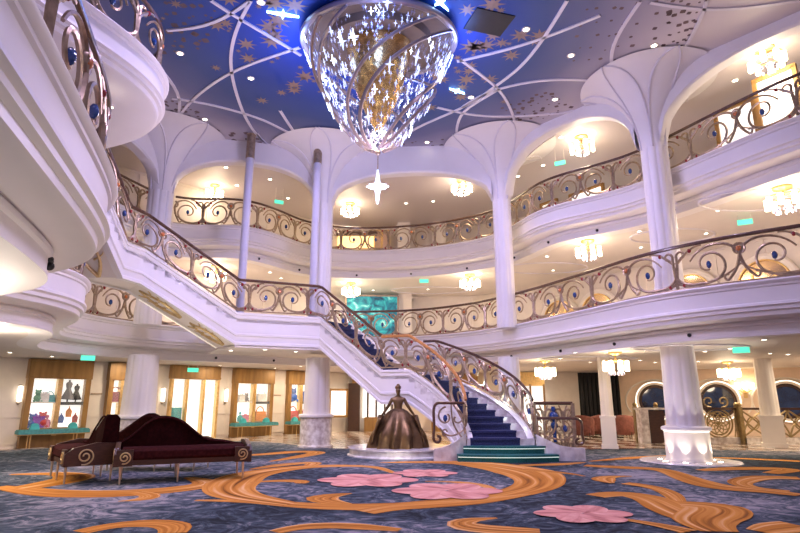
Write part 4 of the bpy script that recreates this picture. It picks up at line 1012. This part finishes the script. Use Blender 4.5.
pilaster(405, 26.4, L2-.1, G2); pilaster(404, 26.4, L3-.1, ZC); pilaster(440, 26.2, L3-.1, ZC)
p = atd(357, 225, 26.2); t = thing('bar_front', (p.x, 26.2, L3-.1), 'amber-lit bar front under the middle arch on the upper gallery', 'bar')
m = MB(); m.box((0, 0, .55), (1.9, .5, 1.1)); m.build('counter', brownl, t); m = MB(); m.box((0, .2, 1.65), (1.9, .06, .6)); m.build('lit_shelf', windowglow, t)
m = MB(); m.box((0, .15, 2.05), (2.0, .3, .2)); m.build('cornice', brownl, t)
for i, px in enumerate((378, 386)):
    p = atd(px, 225, 26.3); t = thing('gilt_door', (p.x, 26.3, L3-.1), f'tall gilt-framed glazed door {"beside the amber-lit bar" if i == 0 else "next to the pilaster"} on the upper gallery', 'door')
    m = MB(); 
    for x in (-.17, .17): m.box((x, 0, 1.1), (.06, .1, 2.2))
    for z in (.05, 1.2, 2.2): m.box((0, 0, z), (.34, .1, .06))
    m.build('frame', goldm, t); m = MB(); m.box((0, .02, 1.1), (.3, .02, 2.1)); m.build('pane', mirrorb, t)
def niche(x, y, ang, z0, R, zc, label):
    t = thing('arched_mirror', (x, y, z0), label, 'arched mirror', 'arched mirrors of the lower gallery', ang)
    h = zc-z0
    ol = [(-R, 0, 0)]+[(R*math.cos(q), 0, h+R*math.sin(q)) for q in (PI-PI*k/24 for k in range(25))]+[(R, 0, 0)]
    m = MB(); m.prism(ol, (0, -.03, 0)); m.build('mirror', mirrorb, t)
    m = MB(); m.tube(ol, .11, 8); m.build('surround', plaster2, t, True)
    m = MB(); m.tube([(p_[0]*.88, -.06, p_[2]*.95) for p_ in ol], .03, 6); m.build('gilt_edge', goldm, t, True)
    for x_ in (-R*.35, R*.35):
        m = MB(); m.box((x_, -.05, h*.7), (.05, .04, h*1.4)); m.build('glazing_bar', goldm, t)
for (x, y, ang, lab) in ((11.15, 16.75, math.radians(-62), 'arched bronze mirror behind the lower gallery rail, nearest the picture edge'), (9.95, 18.85, math.radians(-61), 'arched bronze mirror above the broad lit column'),
                         (8.0, 22.4, math.radians(-58), 'arched bronze mirror midway along the lower gallery, under the big hanging light'), (6.9, 24.0, math.radians(-55), 'small arched mirror just right of the slim column')):
    niche(x, y, ang, L2-.1, .95, 4.75, lab)
for (px, py, Y, w, lab) in ((735, 115, 14.2, 1.0, 'lit window'), (780, 112, 12.6, .9, 'lit window'), (585, 178, 20.6, 1.5, 'lit window'), (548, 190, 22.0, .8, 'lit window')):
    p = atd(px, py, Y); t = thing('bright_doorway', (p.x, Y, L3-.1), {735: 'bright doorway behind the upper gallery rail right of the broad column', 780: 'bright doorway at the picture edge behind the upper rail', 585: 'bright doorway under the right-hand arch', 548: 'narrow bright doorway beside the slim column on the upper gallery'}[px], 'doorway', None, math.radians(-55))
    m = MB()
    for x in (-w/2, w/2): m.box((x, 0, 1.05), (.10, .12, 2.1))
    m.box((0, 0, 2.1), (w+.1, .12, .1)); m.build('frame', woodg, t); m = MB(); m.box((0, .03, 1.05), (w-.1, .03, 2.0)); m.build('lit_panel', displayw, t)

# ------------------------------------------------------------------ lamps
def light(kind, loc, e, col, size=.2, rot=None, spot=None, name='lamp_light', blend=.6):
    l = bpy.data.lights.new(name, kind); l.energy = e; l.color = col
    if kind == 'AREA': l.shape = 'DISK'; l.size = size
    elif kind in ('POINT', 'SPOT'): l.shadow_soft_size = size
    if kind == 'SPOT': l.spot_size = spot or 2.2; l.spot_blend = blend
    o = bpy.data.objects.new(name, l); COL.objects.link(o); o.location = loc
    if rot is not None: o.rotation_euler = rot
    return o
WARM = (1, .80, .58); WARM2 = (1, .85, .70)
def cluster(loc, zt, r, label, e):
    t = thing('crystal_ceiling_light', (loc[0], loc[1], zt), label, 'ceiling light', 'warm crystal ceiling lights of the galleries')
    m = MB(); m.lathe([(r*.5, 0), (r*.5, -.05), (r*.2, -.08), (.03, -.10), (.03, -.22)], n=20); m.build('ceiling_plate', goldm, t, True)
    m = MB(); m.tube([(r*.85*math.cos(a), r*.85*math.sin(a), -.25) for a in (2*PI*k/24 for k in range(24))], .018, 6, True); m.tube([(-r*.85, 0, -.25), (r*.85, 0, -.25)], .014, 5); m.tube([(0, -r*.85, -.25), (0, r*.85, -.25)], .014, 5); m.build('ring', goldm, t, True)
    for k in range(8):
        a = 2*PI*k/8; m = MB(); m.lathe([(.02, -.24), (.058, -.25), (.064, -.5), (.05, -.52)], (r*.85*math.cos(a), r*.85*math.sin(a), 0), n=10); m.build('glass_shade', warm, t, True)
    m = MB()
    for k in range(10): a = 2*PI*k/10+.3; m.ball((r*.5*math.cos(a), r*.5*math.sin(a), -.58), .035, 6, sc=(1, 1, 1.6))
    m.build('crystal_drops', glasscr, t, True)['kind'] = 'stuff'
    light('POINT', (loc[0], loc[1], zt-.62), e*.42, WARM, .25)
for (px, py, zt, zl, e, r, lab) in (
    (768, 68, ZC, 9.35, 230, .42, 'crystal light over the upper gallery nearest the picture corner'), (582, 148, ZC, 9.5, 230, .42, 'crystal light in the arch between slim and broad columns'),
    (462, 193, ZC, 9.35, 230, .42, 'crystal light in the wide middle arch beside the slim column'), (350, 214, ZC, 9.4, 230, .42, 'crystal light above the amber-lit bar on the upper gallery'), (214, 199, ZC, 9.3, 160, .36, 'crystal light above the rail between the first arch column and the lilac pole'),
    (783, 193, G2, 6.2, 200, .42, 'crystal light under the upper gallery at the picture edge'), (588, 245, G2, 6.2, 200, .42, 'crystal light under the upper gallery between the two right columns'),
    (470, 278, G2, 6.2, 200, .42, 'crystal light over the lower gallery right of the pilaster'), (351, 285, G2, 6.25, 180, .40, 'crystal light hanging above the teal mural'), (216, 270, G2, 6.2, 180, .40, 'crystal light glowing behind the lilac pole over the stair landing'),
    (615, 355, G1, 2.62, 90, .36, 'crystal light above the slender column on the ground floor'), (728, 366, G1, 2.55, 90, .36, 'crystal light hanging before the middle porthole'), (545, 364, G1, 2.58, 80, .34, 'crystal light near the small golden shop window')):
    p = at(px, py, zl-.0); cluster((p.x, p.y), zt, r, lab, e)
DL = 0
for z, pts in ((ZC, [(180, 53), (180, 122), (251, 78), (297, 131), (261, 2), (526, 29), (571, 55), (471, 97), (555, 99), (654, 45), (749, 48), (735, 80), (205, 119), (226, 167), (237, 185), (270, 179), (254, 152), (291, 161), (288, 198), (348, 162), (353, 172), (427, 142), (427, 169), (433, 201), (406, 203), (490, 137), (561, 137), (543, 165), (518, 176)]),
               (G2, [(718, 210), (778, 214), (706, 233), (547, 256), (553, 270), (639, 231), (641, 247), (270, 272), (281, 278), (373, 290), (428, 289), (110, 106)]),
               (G1, [(646, 350), (690, 354), (698, 361), (705, 351), (770, 353), (788, 354), (764, 339), (730, 348), (640, 360), (671, 357), (655, 362), (231, 350), (265, 349), (296, 351), (322, 359), (220, 365), (275, 368), (301, 366), (10, 352), (52, 356), (70, 362), (575, 352), (560, 358), (590, 362)])):
    for px, py in pts:
        p = at(px, py, z)
        if p.y > 26 or p.y < 1: continue
        m = MB(); s_ = .075 if z > 9 else .06
        DL += 1; t = thing('downlight', (p.x, p.y, z), 'small round recessed downlight in the '+{ZC: 'star-painted top ceiling', G2: 'ceiling over the lower gallery', G1: 'ground floor ceiling'}[z]+', one of a scattered set', 'downlight', 'recessed downlights in the '+{ZC: 'top ceiling', G2: 'lower gallery ceiling', G1: 'ground floor ceiling'}[z])
        m.lathe([(s_*.8, .0), (s_*1.35, -.004), (s_*1.35, -.016), (s_*.85, -.02)], n=16, cap=False); m.build('trim_ring', plaster2, t)
        m = MB(); m.lathe([(s_*.85, -.018), (.001, -.020)], n=16, cap=False); m.build('lens', spotm, t)
for i, (px, py, z, lab) in enumerate(((88, 358, G1-.12, 'green exit sign hanging before the widest shop window'), (193, 370, G1-.25, 'green exit sign hanging at the shop entrance'), (424, 281, G2-.2, 'green exit sign over the lower gallery right of the pilaster'),
        (745, 222, G2-.2, 'green exit sign over the lower gallery near the picture edge'), (560, 163, ZC-.5, 'green exit sign on the upper gallery in the arch between slim and broad columns'), (279, 202, ZC-.6, 'green exit sign on the upper gallery beside the second lilac pole'), (741, 350, G1-.1, 'pale green exit sign on the ground floor right of the broad column'))):
    p = at(px, py, z); zc_ = G1 if z < 3.1 else (G2 if z < 7 else ZC)
    t = thing('exit_sign', (p.x, p.y, z), lab, 'exit sign', 'green exit signs', RZ*.6 if px < 300 else (-.5 if px > 500 else 0))
    m = MB(); m.box((0, 0, 0), (.36, .05, .14)); m.build('face', greenm, t)
    m = MB(); m.tube([(-.15, 0, .1), (-.15, 0, zc_-z)], .008, 5); m.tube([(.15, 0, .1), (.15, 0, zc_-z)], .008, 5); m.build('hanger', plaster2, t)
for (px, py, z, ra, rb_) in ((672, 236, G2, 1.25, .8), (545, 268, G2, 1.6, .9), (760, 200, G2, 1.5, .8), (430, 290, G2, 1.8, .8), (690, 347, G1, 1.4, .8), (590, 358, G1, 1.5, .8)):
    p = at(px, py, z); m = MB(); m.tube([(p.x+ra*math.cos(a), p.y+rb_*math.sin(a), z-.01) for a in (2*PI*k/48 for k in range(48))], .03, 6, True); struct(m.build('ceiling_trim', ribm))
# small dark sensors on the lower fascia bands
def knob(rim, f, zoff, label):
    i = int(len(rim)*f); n = inward(rim)[i]; p = rim[i]+n*.48+V(0, 0, zoff); m = MB(); m.ball((0, 0, 0), .045, 8); tag(m.build('fascia_sensor', black, None, True, p), label, 'sensor', 'dark sensors along the gallery fascias')
for k in range(10): knob(rim2, .46+.05*k, -.93, 'small dark round sensor on the fascia of the lower gallery, one of a spaced row')
for k in range(9): knob(rim3, .30+.06*k, -.93, 'small dark round sensor on the fascia of the upper gallery, one of a spaced row')
p0 = min(rim2, key=lambda p: (p-V(-3.3, 6.2, L2)).length); i0 = rim2.index(p0); nn = inward(rim2)[i0]
t = thing('fascia_bracket', p0+nn*.48+V(0, 0, -.92), 'small dark three-lobed fitting on the underside band of the close curved balcony', 'fitting')
m = MB(); m.ball((0, 0, 0), .05, 8); m.build('hub', black, t, True)
for a in (.6, 2.5):
    m = MB(); m.ball((-nn.y*.07*math.cos(a), nn.x*.07*math.cos(a), .065), .035, 8); m.build('lobe', black, t, True)

# lights: chandelier glow, stage-blue spots in the ceiling, warm gallery light, floor spots, added warm fills
light('POINT', (CHX, CHY, ZC-4.3), 760, (.68, .58, 1), .35, name='star_pendant_light')
light('POINT', (CHX, CHY, ZC-2.55), 90, (1, .80, .55), .15)
light('POINT', (CHX, CHY-1.9, ZC-.6), 50, (.16, .30, 1), .3); light('POINT', (CHX-2.0, CHY, ZC-.6), 50, (.16, .30, 1), .3); light('POINT', (CHX+2.0, CHY, ZC-.6), 50, (.16, .30, 1), .3); light('POINT', (CHX, CHY+1.9, ZC-.6), 45, (.16, .30, 1), .3)
for (x, y) in ((-3.4, 8.5), (2.4, 8.2), (4.2, 12.0), (2.6, 15.2), (-2.6, 15.0), (-5.6, 12.5), (0, 5.5), (-1.5, 2.5)):
    light('SPOT', (x, y, ZC-.06), 470, (.69, .57, 1), .12, (0, 0, 0), 2.5, 'ceiling_wash', .9)
for (x, y) in ((9.5, 21), (13, 17), (12, 21), (15.5, 19), (6.5, 23.5), (2.5, 25), (-1.5, 25), (-6, 21.5), (-8.5, 19.0), (-4, 24), (9, 14.5), (13, 11), (-10.5, 15.5), (-8.5, 9.5)):
    light('AREA', (x, y, G1-.03), 72, (1, .80, .58), .5, (0, 0, 0), name='downlight_light')
for (x, y) in ((6.5, 19), (8.5, 15), (10, 11), (3, 24), (-3, 25), (-7.5, 21), (-9, 16)):
    light('AREA', (x, y, G2-.03), 42, WARM2, .5, (0, 0, 0), name='downlight_light')
for (x, y) in ((-4.4, 17.2), (-3.4, 18.8), (-8, 6.0), (-8, 10.8), (-10, 7)):
    light('AREA', (x, y, L2-1.09), 40, WARM2, .4, (0, 0, 0), name='downlight_light')
for k in range(8):
    a = 2*PI*k/8+.20; q = V(x0+.62*math.cos(a), y0+.62*math.sin(a), .05)
    d = V(x0+.58*math.cos(a), y0+.58*math.sin(a), 1.0)-q
    light('SPOT', q, 34, (1, .90, .78), .015, d.to_track_quat('-Z', 'Y').to_euler(), 1.35, 'floor_spot', .6)
for q in (V(-4.9, 5.6, 2.0), V(-7.6, 10.4, 2.1)): light('POINT', q, 80, WARM2, .2, name='added_soffit_fill')  # unseen warm fills added to brighten the undersides of the near balconies
for q, e in ((V(-1.9, 4.2, .1), 55), (V(-3.0, 5.6, .1), 60), (V(-5.6, 8.2, .1), 70), (V(-6.4, 14.2, .1), 170), (V(-4.0, 15.2, .1), 120), (V(-1.4, 14.6, .3), 60)): light('SPOT', q, e, WARM2, .15, (PI, 0, 0), 2.3, 'added_upward_fill', .8)  # unseen upward spots added in place of floor bounce on soffits and fascias
for k in range(5):
    a = 2*PI*k/8+.20+PI; q = V(x0+.88*math.cos(a), y0+.88*math.sin(a), .06); d = V(x0+.42*math.cos(a), y0+.42*math.sin(a), 1.9)-q
    light('SPOT', q, 45, (1, .90, .78), .015, d.to_track_quat('-Z', 'Y').to_euler(), .42, 'floor_spot', .3)
light('POINT', (-.1, 13.9, .35), 6, (1, .9, .8), .05, name='plinth_light')
for q in (V(3.25, 14.6, .9), V(2.8, 15.5, 1.4), V(2.3, 16.2, 1.9)): light('POINT', q, 7, (.85, 1, .95), .04, name='stair_led')
light('POINT', (2.5, 13.5, .25), 2, (.8, 1, .9), .3, name='stair_led')

# ------------------------------------------------------------------ world and view
w = bpy.data.worlds.new('world'); S.world = w; w.use_nodes = True
bg = w.node_tree.nodes['Background']; bg.inputs[0].default_value = (.62, .53, .78, 1); bg.inputs[1].default_value = .55
S.view_settings.view_transform = 'Standard'; S.view_settings.look = 'None'; S.view_settings.exposure = 0; S.view_settings.gamma = 1
S.cycles.use_denoising = True; S.cycles.max_bounces = 6; S.cycles.diffuse_bounces = 4; S.cycles.glossy_bounces = 3; S.cycles.transparent_max_bounces = 6
S.cycles.sample_clamp_indirect = 6; S.cycles.caustics_reflective = False; S.cycles.caustics_refractive = False
